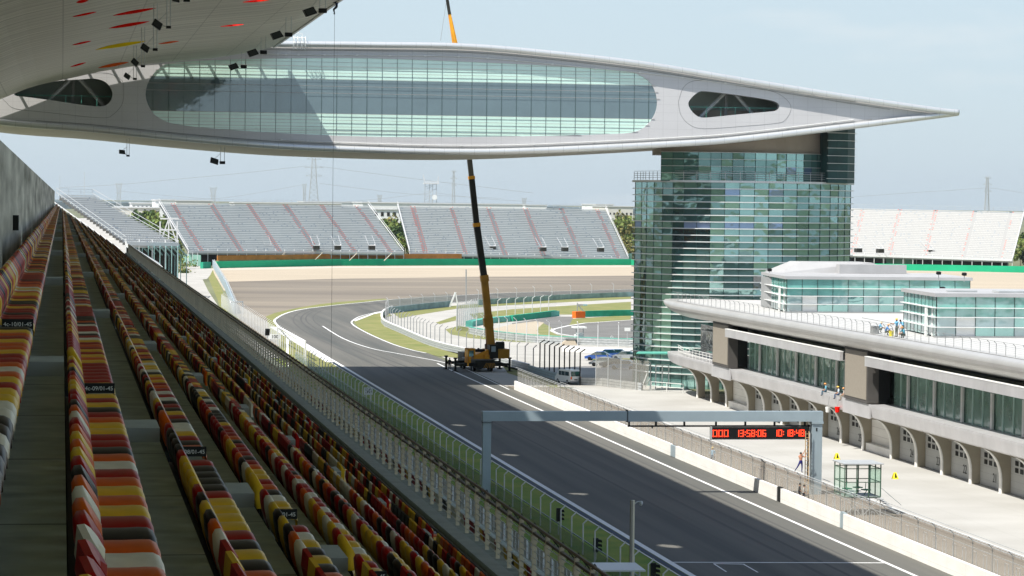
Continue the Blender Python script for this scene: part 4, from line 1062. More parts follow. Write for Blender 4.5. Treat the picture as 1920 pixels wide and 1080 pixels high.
# ---------------------------------------------------------------- left catch fence
cf=thing('catch_fence','tall catch fence with bent galvanised posts along the grass verge by the track','fence',(36.8,240,0))
ys_f=[184.6+4.45*k for k in range(-12,58)]
for y in ys_f:
    if 401<y<405: continue
    b=MB(); b.tube([(36.8,y,0),(36.8,y,2.25),(37.17,y,2.60)],.055,6); b.build('bent_post',m_lmetal,cf)
for a in range(130,440,31):
    b=MB(); b.face([(36.78,a,0),(36.78,a+31,0),(36.78,a+31,2.3),(36.78,a,2.3)]); b.build('wire_mesh',m_meshth,cf)
b=MB(); 
for z in (.98,): b.box(36.9,125,z,36.96,440,z+.09)
b.build('guard_rail',mat('guardrail_grey',(.30,.34,.35),.5,.3,var=.1),cf)
b=MB(); b.face([(36.7,125,0),(36.7,440,0),(36.7,440,1.0),(36.7,125,1.0)]); b.build('debris_net',m_meshd,cf)
f2=thing('catch_fence','pale ghostly mesh fence running from the corner to the run-off barrier','fence',(37,520,0))
y=446.
while y<650:
    b=MB(); b.tube([(36.9,y,0),(36.9,y,2.9),(37.4,y-.6,3.4)],.05,5); b.build('bent_post',m_lmetal,f2); y+=4.2
b=MB(); b.face([(36.9,470,0),(36.9,650,0),(36.9,650,3.0),(36.9,470,3.0)]); b.build('wire_mesh',m_meshl,f2)
gp=thing('white_gate_frame','white painted gate frame between fence and kerb at the corner','gate',tuple(G(541,695)))
p=V(541,634,430);
b=MB(); b.tube([(37.6,431,0),(37.6,431,3.2)],.12,6); b.tube([(37.6,431,3.1),(37.0,480,3.2)],.14,6); b.tube([(37.0,480,3.2),(37.0,480,0)],.12,6); b.tube([(37.0,480,3.2),(39.8,484,.2)],.12,6); b.build('frame',m_white,gp)
def board(label,txt,p,w,h,rz=0):
    t=thing('distance_board',label,'sign',tuple(p)); b=MB(); b.rbox(p+Vector((0,0,1.1+h/2)),(w,.06,h),rz); pnl=b.build('panel',m_wht,t); b=MB()
    for s in (-1,1): b.tube([p+Vector((s*w*.35,0.06,0)),p+Vector((s*w*.35,.06,1.2))],.04,5)
    b.build('leg',m_metal,t); ORG[pnl.name]=Vector(p); text_mesh(txt,h*.95,'number',m_dark,p+Vector((0,-.05,1.1+h/2)),R(90),rz,pnl); return t
board('white 100 metre distance board on legs beside the corner grass','100',G(515,648),2.1,.85)
board('white 50 metre distance board behind the catch fence','50',Vector((37.6,341,0)),1.1,.9)
tl=thing('marshal_light','black light head on a pole beside the 100 board','signal light',tuple(G(501,660)))
p=G(501,655); b=MB(); b.rbox(p+Vector((0,0,2.9)),(.7,.4,1.1),.3,.2); b.build('lamp_head',m_black,tl); b=MB(); b.tube([p,p+Vector((0,0,2.6))],.06,6); b.build('pole',m_metal,tl)
for (x,y,l) in ((1050,965,'left dark signal light beside the catch fence over the grass'),(1120,1022,'middle dark signal light beside the catch fence over the grass'),(1228,1070,'rightmost dark signal light by the fence at the bottom edge')):
    p=VX(x,y,37.3); t=thing('signal_light',l,'signal light',(37.3,p.y,0),'dark signal lights along the catch fence')
    b=MB(); b.box(p.x-.28,p.y-.1,p.z-.5,p.x+.05,p.y+.1,p.z+.5); b.build('housing',m_black,t)
    b=MB()
    for dz in (-.28,.02,.32): b.hexa([(p.x+.05,p.y-.12,p.z+dz-.1),(p.x+.30,p.y-.3,p.z+dz-.12),(p.x+.30,p.y+.1,p.z+dz-.12),(p.x+.05,p.y+.1,p.z+dz-.1),(p.x+.05,p.y-.12,p.z+dz+.1),(p.x+.26,p.y-.28,p.z+dz+.06),(p.x+.26,p.y+.1,p.z+dz+.06),(p.x+.05,p.y+.1,p.z+dz+.1)])
    b.build('visor',m_black,t); b=MB(); b.tube([(p.x-.1,p.y,0),(p.x-.1,p.y,p.z-.4)],.05,6); b.build('pole',m_metal,t)
lp=thing('lamp_post','tall square concrete post with a small dome camera on an arm','post',tuple(G(1184,1110)))
p=G(1184,1110); zt=V(1184,938,p.y).z
b=MB(); b.box(p.x-.14,p.y-.14,0,p.x+.0,p.y+.14,zt); b.box(p.x,p.y-.13,0,p.x+.12,p.y+.13,zt,1); b.build('post',[mat('post_shaded_side',(.34,.32,.27),.8,var=.1),mat('post_lit_side',(.85,.78,.62),.8,var=.1)],lp)  # sunlit and shaded sides of the post painted as two concrete tones
b=MB(); b.tube([(p.x+.1,p.y,zt-.25),(p.x+.3,p.y,zt-.1),(p.x+.48,p.y,zt-.08)],.04,6); b.build('arm',m_metal,lp); b=MB(); b.tube([(p.x+.55,p.y,zt-.05),(p.x+.55,p.y,zt-.2)],[.08,.14],8); b.ball((p.x+.55,p.y,zt-.25),.12,8); b.build('camera_dome',m_metal,lp)
sh=thing('marshal_shelter','small flat roofed marshal shelter at the bottom beside the catch fence','shelter',(33.6,164.5,0))
b=MB(); b.hexa([(32.2,166.4,2.95),(34.9,166.2,2.95),(34.8,162.7,2.95),(32.1,162.9,2.95),(32.2,166.4,3.05),(34.9,166.2,3.05),(34.8,162.7,3.05),(32.1,162.9,3.05)]); b.build('roof',m_lmetal,sh)
b=MB()
for x,y in ((32.5,166),(34.6,166),(34.5,163),(32.4,163.2)): b.tube([(x,y,0),(x,y,2.95)],.05,6)
b.build('legs',m_metal,sh)
# ---------------------------------------------------------------- kiosk, warning signs
kk=thing('glazed_kiosk','green framed glazed kiosk on scaffold steps behind the pit wall','kiosk',(64.2,218,0))
x0,x1,y0,y1=62.7,65.7,216.6,219.6
b=MB()
for x in (x0,x0+1,x0+2,x1):
    for y in (y0,y1): b.box(x-.04,y-.04,1.55,x+.04,y+.04,4.2)
for y in (y0+1.5,):
    for x in (x0,x1): b.box(x-.04,y-.04,1.55,x+.04,y+.04,4.2)
for z in (1.55,2.75,3.85): 
    b.bar((x0,y0,z),(x1,y0,z),.06); b.bar((x0,y1,z),(x1,y1,z),.06); b.bar((x0,y0,z),(x0,y1,z),.06); b.bar((x1,y0,z),(x1,y1,z),.06)
b.build('frame',mat('kiosk_green_frame',(.07,.13,.09),.5,var=.1),kk)
b=MB(); b.face([(x0,y0,1.6),(x0+1,y0,1.6),(x0+1,y0,2.7),(x0,y0,2.7)]); b.face([(x0,y0,1.6),(x0,y1,1.6),(x0,y1,3.8),(x0,y0,3.8)]); b.face([(x1,y0,1.6),(x1,y1,1.6),(x1,y1,3.8),(x1,y0,3.8)]); b.face([(x0+2,y0,2.8),(x1,y0,2.8),(x1,y0,3.8),(x0+2,y0,3.8)]); b.build('glazing',mix_alpha(mat('kiosk_glass',(.30,.50,.40),.05,var=0),.22,(.88,1,.93)),kk)
b=MB(); b.box(x0-.15,y0-.2,4.2,x1+.2,y1+.2,4.27); b.build('roof',m_metal,kk)
b=MB(); b.box(x0,y0,1.45,x1,y1,1.55)
for x in (x0,x0+1.5,x1): 
    for y in (y0,y1): b.bar((x,y,0),(x,y,1.5),.07)
for a,c in (((x0,y0,0),(x0+1.5,y0,1.5)),((x0+1.5,y0,0),(x0,y0,1.5)),((x0+1.5,y0,0),(x1,y0,1.5)),((x1,y0,0),(x0+1.5,y0,1.5))): b.bar(a,c,.05)
for k in range(7): b.box(x1-.3+k*.22,y0-1.2,1.45-k*.2,x1-.05+k*.22,y0-.1,1.5-k*.2)
b.bar((x1-.3,y0-1.2,2.4),(x1+1.4,y0-1.2,1.0),.05); b.build('scaffold_base',m_metal,kk)
b=MB()
for (x,z) in ((63.3,2.1),(64.2,2.2),(64.9,2.0)): b.rbox((x,218,z),(.6,.6,.08),.3); b.bar((x,218.2,z),(x+.1,218.4,z+.6),.05); b.bar((x-.2,218,1.5),(x+.1,218,z),.05)
b.build('folding_chairs',mat('chair_green',(.05,.2,.12),.6,var=.2),kk)
for (x,y,l) in ((1569,862,'yellow wet floor sign on the pit lane, left of the kiosk'),(1678,899,'yellow wet floor sign on the pit lane, right of the kiosk')):
    p=G(x,y); t=thing('warning_sign',l,'sign',tuple(p),'yellow wet floor signs on the pit lane')
    for s in (-1,1):
        b=MB(); w0,w1=.27,.12; z=.66; b.hexa([(p.x-w0,p.y+s*.28,.06),(p.x+w0,p.y+s*.28,.06),(p.x+w0,p.y+s*.24,.06),(p.x-w0,p.y+s*.24,.06),(p.x-w1,p.y+s*.05,z),(p.x+w1,p.y+s*.05,z),(p.x+w1,p.y+s*.01,z),(p.x-w1,p.y+s*.01,z)]); b.build('board',M_YEL2,t)
    b=MB(); b.hexa([(p.x-.1,p.y-.26,.2),(p.x+.12,p.y-.26,.2),(p.x+.12,p.y-.25,.2),(p.x-.1,p.y-.25,.2),(p.x-.02,p.y-.14,.6),(p.x+.02,p.y-.14,.6),(p.x+.02,p.y-.13,.6),(p.x-.02,p.y-.13,.6)]); b.build('symbol',m_dark,t)
# ---------------------------------------------------------------- fences and barriers of the infield
def along(pts,step):
    P=[Vector((p[0],p[1],0)) for p in pts]; out=[];acc=0.
    for a,b_ in zip(P,P[1:]):
        L=(b_-a).length; d=(b_-a)/L; s=acc
        while s<L: out.append((a+d*s,d)); s+=step
        acc=s-L
    return out
def wall_mb(pts,h,th,z0=0,m=None):
    b=MB(); P=[Vector((p[0],p[1],0)) for p in pts]; N=[]
    for i in range(len(P)):
        d=(P[min(i+1,len(P)-1)]-P[max(0,i-1)]).normalized(); N.append(Vector((d.y,-d.x,0))*th/2)
    for i in range(len(P)-1):
        a,c=P[i],P[i+1]; b.hexa([a-N[i]+Vector((0,0,z0)),a+N[i]+Vector((0,0,z0)),c+N[i+1]+Vector((0,0,z0)),c-N[i+1]+Vector((0,0,z0)),a-N[i]+Vector((0,0,h)),a+N[i]+Vector((0,0,h)),c+N[i+1]+Vector((0,0,h)),c-N[i+1]+Vector((0,0,h))],m)
    return b
def fence(label,pts,h,step,pm,mm,tip=.5,side=1,r=.06,z0=0,low=None,nm='catch_fence'):
    t=thing(nm,label,'fence',tuple(Vector((pts[0][0],pts[0][1],0))))
    for p,d in along(pts,step):
        n=Vector((d.y,-d.x,0))*side; b=MB(); b.tube([p+Vector((0,0,z0)),p+Vector((0,0,h-.45)),p+n*tip+Vector((0,0,h))],r,5); b.build('bent_post',pm,t)
    b=MB(); P=[Vector((p[0],p[1],0)) for p in pts]
    for a,c in zip(P,P[1:]): b.face([a+Vector((0,0,z0+.1)),c+Vector((0,0,z0+.1)),c+Vector((0,0,h-.5)),a+Vector((0,0,h-.5))])
    b.build('wire_mesh',mm,t)
    if low: b=wall_mb(pts,low[0],.25); b.build('barrier_rail',low[1],t)
    return t
def barrier(label,pts,h,m,th=.3,nm='barrier',grooves=3,cat='barrier',cap=None):
    t=thing(nm,label,cat,tuple(Vector((pts[0][0],pts[0][1],0))))
    if grooves:
        b=MB(); e=h/grooves
        for k in range(grooves):
            w_=wall_mb(pts,e*(k+.86),th,e*k+.04); o=len(b.v); b.v+=w_.v; b.f+=[tuple(i+o for i in f) for f in w_.f]; b.m+=w_.m
        b.build('rails',m,t); b=wall_mb(pts,h*.96,th*.5); b.build('backing',m_grey,t)
    else: wall_mb(pts,h,th).build('body',m,t)
    if cap: wall_mb(pts,h+.12,th+.1,h).build('cap',cap,t)
    return t
g2=lambda *a:[G(*p) for p in a]
m_arm=mat('armco_pale',(.55,.57,.57),.5,.2,scale=1.6,col2=(.36,.38,.38),stretch=(1.2,1.2,2.5))
bf=smooth(g2((735,583),(724,588),(716,596),(720,610),(757,627),(795,644),(832,656),(875,666),(950,686),(992,697)),4)
barrier('pale checkered guardrail curving round the inside of the bend',bf,1.05,m_arm,cap=m_white)
barrier('blue grey guardrail running from the crane to the white van',smooth(g2((992,697),(1045,713),(1089,722)),3),1.05,mat('armco_blue',(.36,.44,.46),.5,.2,var=.1,scale=1))
barrier('pale horizontal railed guardrail at the end of the pit lane by the tower',g2((1090,722),(1128,723),(1204,733)),1.1,m_arm)
fence('wire fence with dense bent posts on the inside guardrail of the bend',smooth([Vector((p[0]+.9,p[1]+.6,0)) for p in bf[8:]],1),3.9,5.2,m_grey,m_meshth,tip=-.5,r=.075)
fence('pale wire fence along the far side of the infield bend',smooth(g2((728,588),(761,584),(800,579.5),(845,575)),3),3.6,9,m_metal,m_meshl,low=(1.4,mat('debris_blue_grey',(.26,.36,.38),.7,var=.25,scale=.4)),tip=-.5)
fence('long wire fence beyond the pale service road in the middle distance',smooth(g2((897,572),(975,567),(1070,561),(1190,556)),3),3.9,11,m_metal,m_meshth,low=(1.3,mat('debris_teal_grey',(.25,.36,.34),.7,var=.3,scale=.4)),tip=-.6)
fence('short fence of black bent posts beside the white van',smooth(g2((1012,701),(1050,712),(1088,723)),2),5.0,3.2,m_dark,m_meshth,tip=-.7,r=.10)
fence('wire fence with dark posts enclosing the parked cars by the tower',g2((1117,724),(1160,729),(1216,734)),4.6,3.1,m_metal,m_meshp,tip=.3,r=.07)
tp=smooth(g2((1043,592.5),(1000,597),(960,602),(925,605),(897,609),(876,614),(872,619),(880,625),(895,629),(932,634),(990,641)),4)
barrier('green tyre barrier looping round the gravel of the infield hairpin',tp[:20],1.15,m_teal,1.5,'tyre_barrier',0)
barrier('bright green wall section left of the gap by the orange block',g2((1041,592.8),(1000,598),(958,603)),1.3,m_green,.8,'green_wall',0,'wall')
barrier('bright green wall section right of the orange block',g2((1094,594.5),(1140,593),(1190,592)),1.35,m_green,.8,'green_wall',0,'wall')
barrier('orange block closing the end of the green wall',g2((1076,596.5),(1094,595.8)),1.45,m_orange,1.0,'orange_block',0,'block')
barrier('pale teal topped guardrail along the front of the infield hairpin',smooth(g2((880,626),(932,635),(1000,642),(1075,646),(1190,650)),3),1.3,m_arm,cap=m_teal)
fence('tall wire fence with pale bent posts in front of the infield hairpin',smooth(g2((893,632),(948,639),(1010,645),(1080,650),(1190,652)),3),4.4,3.6,m_lmetal,m_meshth,tip=.6,r=.08)
fence('tall wire fence with bent posts standing behind the green wall',g2((880,600),(930,598),(1043,588)),4.4,5,m_lmetal,m_meshth,tip=.7,r=.08)
fence('tall screened fence enclosure of pale panels left of the crane boom',g2((856,621),(857,616),(895,604),(912,603)),5.1,3.,m_metal,m_meshl,tip=.1,nm='screen_fence')
t=thing('gate_post','leaning pale double gate post between two infield fences','post',tuple(G(843,576))); b=MB(); p=G(843,576); b.bar(p,V(854,548,p.y),.35); b.bar(p+Vector((2,0,0)),V(854,548,p.y),.25); b.build('posts',m_wht,t)
# marshal stands
def hut(x,y,w,h,label,roofm=m_wht):
    p=G(x,y); k=p.y/F; t=thing('marshal_post',label,'hut',tuple(p)); W=w*k; Hh=h*k
    b=MB(); b.box(p.x-W/2,p.y,0,p.x+W/2,p.y+2,Hh*.55); b.build('cabin',m_wht,t); b=MB(); b.box(p.x-W*.8,p.y-.6,Hh*.92,p.x+W*.8,p.y+2.4,Hh); b.build('roof',roofm,t)
    b=MB()
    for s in (-.45,.45): b.bar((p.x+s*W,p.y+.1,0),(p.x+s*W,p.y+.1,Hh*.93),.12)
    b.build('posts',m_grey,t); b=MB(); b.box(p.x-W*.5,p.y-.05,Hh*.6,p.x+W*.5,p.y+.05,Hh*.66); b.build('rail',m_wht,t)
hut(1087,646,15,34,'white marshal hut with a flat roof in front of the hairpin')
t=thing('camera_platform','camera tower on stilts behind the orange block','platform',tuple(G(1095,592))); p=G(1095,590); k=p.y/F
b=MB(); b.bar(p+Vector((-10*k,2,0)),p+Vector((-10*k,2,22*k)),.2); b.bar(p+Vector((-10*k,2,20*k)),p+Vector((2*k,2,6*k)),.25); b.bar(p+Vector((-10*k,2,18*k)),p+Vector((9*k,2,18*k)),.35); b.build('frame',m_grey,t)
b=MB(); b.box(p.x+1*k,p.y+1,2,p.x+8*k,p.y+3,19*k); b.build('body',mat('platform_teal',(.20,.36,.36),.6,var=.2),t)
def pale_sign(x,y,w,h,z,label,txt=None,rnd_=False):
    p=G(x,y); k=p.y/F; t=thing('trackside_sign',label,'sign',tuple(p)); b=MB()
    if rnd_: b.tube([(p.x,p.y-.05,z),(p.x,p.y+.05,z)],w*k/2,12)
    else: b.box(p.x-w*k/2,p.y-.05,z-h*k/2,p.x+w*k/2,p.y+.05,z+h*k/2)
    pl=b.build('panel',m_wht,t); b=MB(); b.bar((p.x,p.y+.1,0),(p.x,p.y+.1,z),.1); b.build('pole',m_metal,t)
    if txt: ORG[pl.name]=Vector(p); text_mesh(txt,h*k*.8,'number',m_dark,(p.x,p.y-.07,z),R(90),0,pl)
pale_sign(1147,647,5.5,5,1.4,'round white speed sign with a black figure by the hairpin fence','8',True)
pale_sign(1176,652,11,6.5,3.2,'small white rectangular sign beside the left edge of the tower')
t=thing('timber_pile','pile of earth and dark planks beside the white marshal hut','pile',tuple(G(1068,647))); p=G(1068,647)
b=MB(); b.hexa([(p.x-1.6,p.y,0),(p.x+1.4,p.y,0),(p.x+1.4,p.y+2,0),(p.x-1.6,p.y+2,0),(p.x-.5,p.y+.4,.9),(p.x+.9,p.y+.4,1.0),(p.x+.9,p.y+1.4,.9),(p.x-.4,p.y+1.4,.9)]); b.build('earth',m_gravel,t); b=MB(); b.box(p.x-.7,p.y+.2,1.0,p.x+1.3,p.y+1.5,1.25); b.build('planks',m_grey,t)
t=thing('low_concrete_wall','long low white concrete wall behind the parked cars','wall',tuple(G(1100,662))); b=wall_mb(g2((1055,659),(1130,662),(1190,664)),.9,.5); b.build('wall',m_white,t)
# handrail by the tower entrance
t=thing('handrail','white tubular handrail in front of the tower entrance','railing',tuple(G(1222,733))); b=MB()
P=g2((1221,733),(1250,735.5),(1281,738))
for z in (1.25,.7): b.tube([p+Vector((0,0,z)) for p in P],.05,6)
for p in P: b.tube([p,p+Vector((0,0,1.27))],.05,6)
b.build('rails',m_wht,t)
t=thing('barrier_end_frame','white braced end post of the guardrail near the tower door','post',tuple(G(1218,731))); b=MB(); p=G(1219,731); q=G(1205,733)
b.tube([p,p+Vector((0,0,3.6)),p+Vector((-.5,0,4.1))],.09,6); b.bar(p+Vector((0,0,3.4)),q+Vector((0,0,.8)),.12); b.bar(p+Vector((0,0,1.6)),q+Vector((.3,0,.5)),.1); b.build('frame',m_metal,t)
# banner wall at left
t=thing('banner_wall','blue grey banner wall dividing side road from run-off','wall',tuple(G(432,585)))
b=wall_mb([(37.6,610),(44.5,760),(55.8,1040)],2.6,.3); b.build('banner',mat('banner_blue_grey',(.33,.40,.44),.7,var=.12,scale=.15),t)
b=MB()
for p,d in along([(38.0,610),(44.9,760),(56.2,1040)],12): b.bar(p,p+Vector((0,0,3)),.15)
b.bar((36.5,607,2.7),(39.3,609,2.7),.3); b.bar((39.3,609,0),(39.3,609,2.8),.25); b.build('posts',m_wht,t)
# ---------------------------------------------------------------- crane
O=G(909,697.5); RZ=.10; CM=Matrix.Rotation(RZ,3,'Z')
def L(x,y,z): return O+CM@Vector((x,y,z))
def lb(b,x0,y0,z0,x1,y1,z1,m=None): b.hexa([L(x0,y0,z0),L(x1,y0,z0),L(x1,y1,z0),L(x0,y1,z0),L(x0,y0,z1),L(x1,y0,z1),L(x1,y1,z1),L(x0,y1,z1)],m)
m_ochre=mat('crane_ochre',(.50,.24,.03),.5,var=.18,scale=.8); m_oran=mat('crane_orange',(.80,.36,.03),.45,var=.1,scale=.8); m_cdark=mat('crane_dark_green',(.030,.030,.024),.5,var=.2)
cr=thing('mobile_crane','orange mobile crane with long telescopic boom and outriggers on the track','crane',tuple(O))
b=MB(); lb(b,-1.45,0,.6,1.55,11,1.7); lb(b,-1.3,-.25,.55,1.4,0,1.5); lb(b,-1.1,8.5,.7,1.2,12.4,2.4); b.build('chassis',m_cdark,cr)
b=MB()
for k in range(6): lb(b,.1+k*.0,-.3-.003*k,.5+.0*k,.1,-.29,.5)
for k in range(4):
    for s in (-1,1):
        c=.75; b.hexa([L(c+s*(.12+k*.28),-.27,.6),L(c+s*(.2+k*.28),-.27,.6),L(c+s*(.2+k*.28),-.25,.6),L(c+s*(.12+k*.28),-.25,.6),L(c+s*(-.02+k*.18),-.27,1.35),L(c+s*(.06+k*.18),-.27,1.35),L(c+s*(.06+k*.18),-.25,1.35),L(c+s*(-.02+k*.18),-.25,1.35)])
b.build('chevron_stripes',m_ochre,cr)
for y in (1.5,2.9,7.6,9.0):
    for s in (-1,1):
        b=MB(); b.tube([L(s*1.5,y,.55),L(s*1.15,y,.55)],.55,14); wl=b.build('wheel',m_black,cr); b=MB(); b.tube([L(s*1.54,y,.55),L(s*1.5,y,.55)],.25,10); b.build('rim',m_grey,wl)
for y in (.6,6.4):
    b=MB(); lb(b,-4.3,y,.85,4.0,y+.45,1.25); lb(b,-3.0,y-.05,.8,2.9,y+.5,1.35); b.build('outrigger_beam',m_cdark,cr)
    for s,xx in ((-1,-4.3),(1,4.0)):
        b=MB(); b.tube([L(xx,y+.2,0.1),L(xx,y+.2,2.05)],.17,8); b.tube([L(xx,y+.2,.05),L(xx,y+.2,.16)],.45,10); lb(b,xx-.25,y,1.9,xx+.25,y+.4,2.1); b.build('outrigger_jack',m_cdark,cr)
b=MB(); lb(b,-1.9,.4,1.72,1.9,6.5,1.86); b.build('deck',m_grey,cr)
b=MB(); b.hexa([L(-1.6,.6,1.9),L(.9,.6,1.9),L(.9,4.5,1.9),L(-1.6,4.5,1.9),L(-1.4,.8,2.45),L(.8,.8,3.3),L(.8,4.2,3.3),L(-1.4,4.2,2.45)]); lb(b,.0,.2,1.9,1.0,.6,2.5); b.build('superstructure',m_oran,cr)
b=MB(); lb(b,-2.65,-.1,1.35,-2.45,1.8,3.5); lb(b,-2.65,-.1,3.2,-1.5,1.8,3.5); lb(b,-2.65,-.1,1.35,-2.15,1.8,2.3); lb(b,-1.7,-.05,1.9,-1.5,1.8,3.3); lb(b,-2.65,-.1,.9,-2.45,.2,1.4); cb=b.build('operator_cab',m_oran,cr)
b=MB(); lb(b,-2.44,.1,2.3,-1.72,1.7,3.18); b.build('cab_window',m_glassl,cb)
b=MB(); lb(b,-1.2,.8,2.9,.2,1.2,3.35); lb(b,-.9,.9,3.3,-.6,1.1,3.5); b.build('winch_gear',m_dark,cr)
b=MB(); lb(b,.75,.0,2.0,2.0,3.2,4.0); lb(b,.95,-.1,3.0,1.6,0.0,3.8,1); b.build('engine_housing',[m_cdark,m_blue],cr)
b=MB(); lb(b,2.05,.6,1.95,3.9,3.4,3.35); b.build('counterweight',m_ochre,cr)
b=MB(); lb(b,1.9,.8,3.4,3.2,3.0,4.15); b.tube([L(2.0,1.2,4.1),L(3.2,1.2,4.1)],.35,10); b.build('winch_drum',m_cdark,cr)
YB_=O.y+2.2
def bp(px,py): return V(px,py,YB_)
b=MB(); b.bar(bp(921,660),bp(915,590),1.15,1.2); b.bar(bp(915,590),bp(908,522),1.0,1.0); b.build('boom_base_section',m_ochre,cr)
b=MB(); b.bar(bp(909,528),bp(907.5,516),1.15,1.2); b.bar(bp(916,612),bp(914.5,596),1.35,1.3); b.build('boom_collar',m_ochre,cr)
b=MB(); b.bar(bp(908,522),bp(893.5,420),.92,.9); b.bar(bp(893.5,420),bp(884,332),.82,.8); b.bar(bp(884,332),bp(856,82),.70,.7); b.build('boom_extension',m_cdark,cr)
b=MB(); b.bar(bp(894,425),bp(893.3,418),1.05,1.05); b.bar(bp(884.3,336),bp(883.7,330),.95,.95); b.build('boom_ring',m_oran,cr)
b=MB(); 
for s in (-.3,.3): b.bar(bp(854,84)+Vector((s,0,0)),bp(843,26)+Vector((s*.4,0,0)),.14); b.bar(bp(854,84)+Vector((s,.5,0)),bp(843,26)+Vector((s*.4,.3,0)),.14)
for k in range(8):
    f0=k/8; f1=(k+1)/8; a=bp(854-11*f0,84-58*f0); c=bp(854-11*f1,84-58*f1); b.bar(a+Vector((-.28,0,0)),c+Vector((.25,0,0)),.1)
b.bar(bp(854,84),bp(843,26),.32,.3); b.build('lattice_jib',m_oran,cr)
b=MB(); b.bar(bp(843,27),bp(832,-40),.42,.4); b.build('jib_tip',m_cdark,cr)
b=MB(); b.tube([bp(914,668),bp(914.5,606)],.20,8); b.tube([bp(914,668),bp(914.3,630)],.28,8); b.build('hydraulic_ram',mat('ram_brown',(.12,.05,.02),.5,var=.1),cr)
b=MB(); b.bar(bp(838,-5),bp(826,76),.05); b.bar(bp(846,40),V(850,76,YB_),.04); b.build('hoist_cable',m_grey,cr)
# ---------------------------------------------------------------- vehicles
def place(o,loc,rz): o.location=loc; o.rotation_euler=(0,0,rz)
def van_obj():
    t=thing('white_van','silver white minibus parked beside the guardrail below the black posts','van',(0,0,0)); pm_=mat('van_paint',(.85,.86,.85),.25,.2,var=.02); wd=.86
    P=[(-2.3,.35),(2.3,.35),(2.35,.9),(1.9,1.15),(1.2,1.9),(.8,2.02),(-2.1,2.02),(-2.32,1.2)]
    b=MB(); b.prism([(p[0],p[1]) for p in P],-wd,wd,'x'); 
    b.v=[(x,y,z) for x,y,z in b.v]; body=b.build('body',pm_,t)
    b=MB(); b.hexa([(-.72,-2.33,1.15),(.72,-2.33,1.15),(.72,-2.30,1.15),(-.72,-2.30,1.15),(-.68,-2.22,1.82),(.68,-2.22,1.82),(.68,-2.16,1.82),(-.68,-2.16,1.82)]); b.build('rear_window',m_glassd,t)
    for s in (-1,1):
        for (a,c) in ((-1.9,-.75),(-.65,.35),(.45,1.15)): b=MB(); b.box(s*.862-.01,a,1.2,s*.862+.01,c,1.78); b.build('side_window',m_glassd,t)
        b=MB(); b.box(s*.7-.1,-2.35,.75,s*.7+.1,-2.29,1.1); b.build('tail_light',m_orange,t)
    b=MB(); b.hexa([(-.75,1.95,1.2),(.75,1.95,1.2),(.75,1.9,1.2),(-.75,1.9,1.2),(-.7,1.3,1.85),(.7,1.3,1.85),(.7,1.25,1.85),(-.7,1.25,1.85)]); b.build('windscreen',m_glassd,t)
    b=MB(); b.box(-.86,-2.4,.3,.86,-2.28,.5); b.build('bumper',m_grey,t); b=MB(); b.box(-.25,-2.36,.62,.25,-2.33,.75); b.build('number_plate',m_dark,t)
    for s in (-1,1):
        for y in (-1.4,1.5): b=MB(); b.tube([(s*.87,y,.33),(s*.66,y,.33)],.33,14); w_=b.build('wheel',m_black,t); b=MB(); b.tube([(s*.885,y,.33),(s*.87,y,.33)],.17,10); b.build('rim',m_metal,w_)
    return t
v=van_obj(); p=G(1074,722); place(v,(p.x-.2,p.y+2.6,0.02),R(17))
def car_obj(cm,label):
    t=thing('parked_car',label,'car',(0,0,0),'cars parked beside the tower'); P=[(-2.1,.3),(2.1,.3),(2.15,.65),(1.5,.85),(-2.0,.95),(-2.15,.7)]; Q=[(-1.9,.9),(1.25,.86),(.5,1.38),(-1.0,1.42)]
    b=MB(); b.prism(P,-.85,.85,'x'); b.build('body',cm,t); b=MB(); b.prism(Q,-.72,.72,'x'); cbn=b.build('cabin',m_glassd,t); b=MB(); b.hexa([(-.68,-1.0,1.40),(.68,-1.0,1.40),(.68,.5,1.37),(-.68,.5,1.37),(-.66,-.95,1.46),(.66,-.95,1.46),(.66,.42,1.43),(-.66,.42,1.43)]); b.build('roof',cm,t)
    for s in (-1,1):
        for y in (-1.3,1.3): b=MB(); b.tube([(s*.86,y,.31),(s*.66,y,.31)],.31,12); b.build('wheel',m_black,t)
    return t
bl=mat('car_blue',(.05,.12,.40),.25,.3,var=0); bl2=mat('car_pale_blue',(.30,.42,.60),.3,.3,var=0); sv=mat('car_silver',(.48,.52,.55),.25,.5,var=0); dk=mat('car_dark',(.05,.06,.08),.25,.3,var=0)
for (x,y,cm,l,a) in ((1122,676,bl,'blue parked car nearest the dark fence post, left of the pack',70),(1138,672,bl,'second blue parked car at the back of the pack',75),(1154,671,bl2,'pale blue parked car in the middle of the back row',72),(1171,675,sv,'silver parked car at the back right of the pack',70),(1131,687,sv,'silver parked car in the front row, left',68),(1150,689,dk,'dark parked car in the front row, middle',72),(1169,693,bl2,'pale blue parked car in the front row by the tower corner',66)):
    p=G(x,y); c=car_obj(cm,l); place(c,(p.x,p.y,.02),R(a))
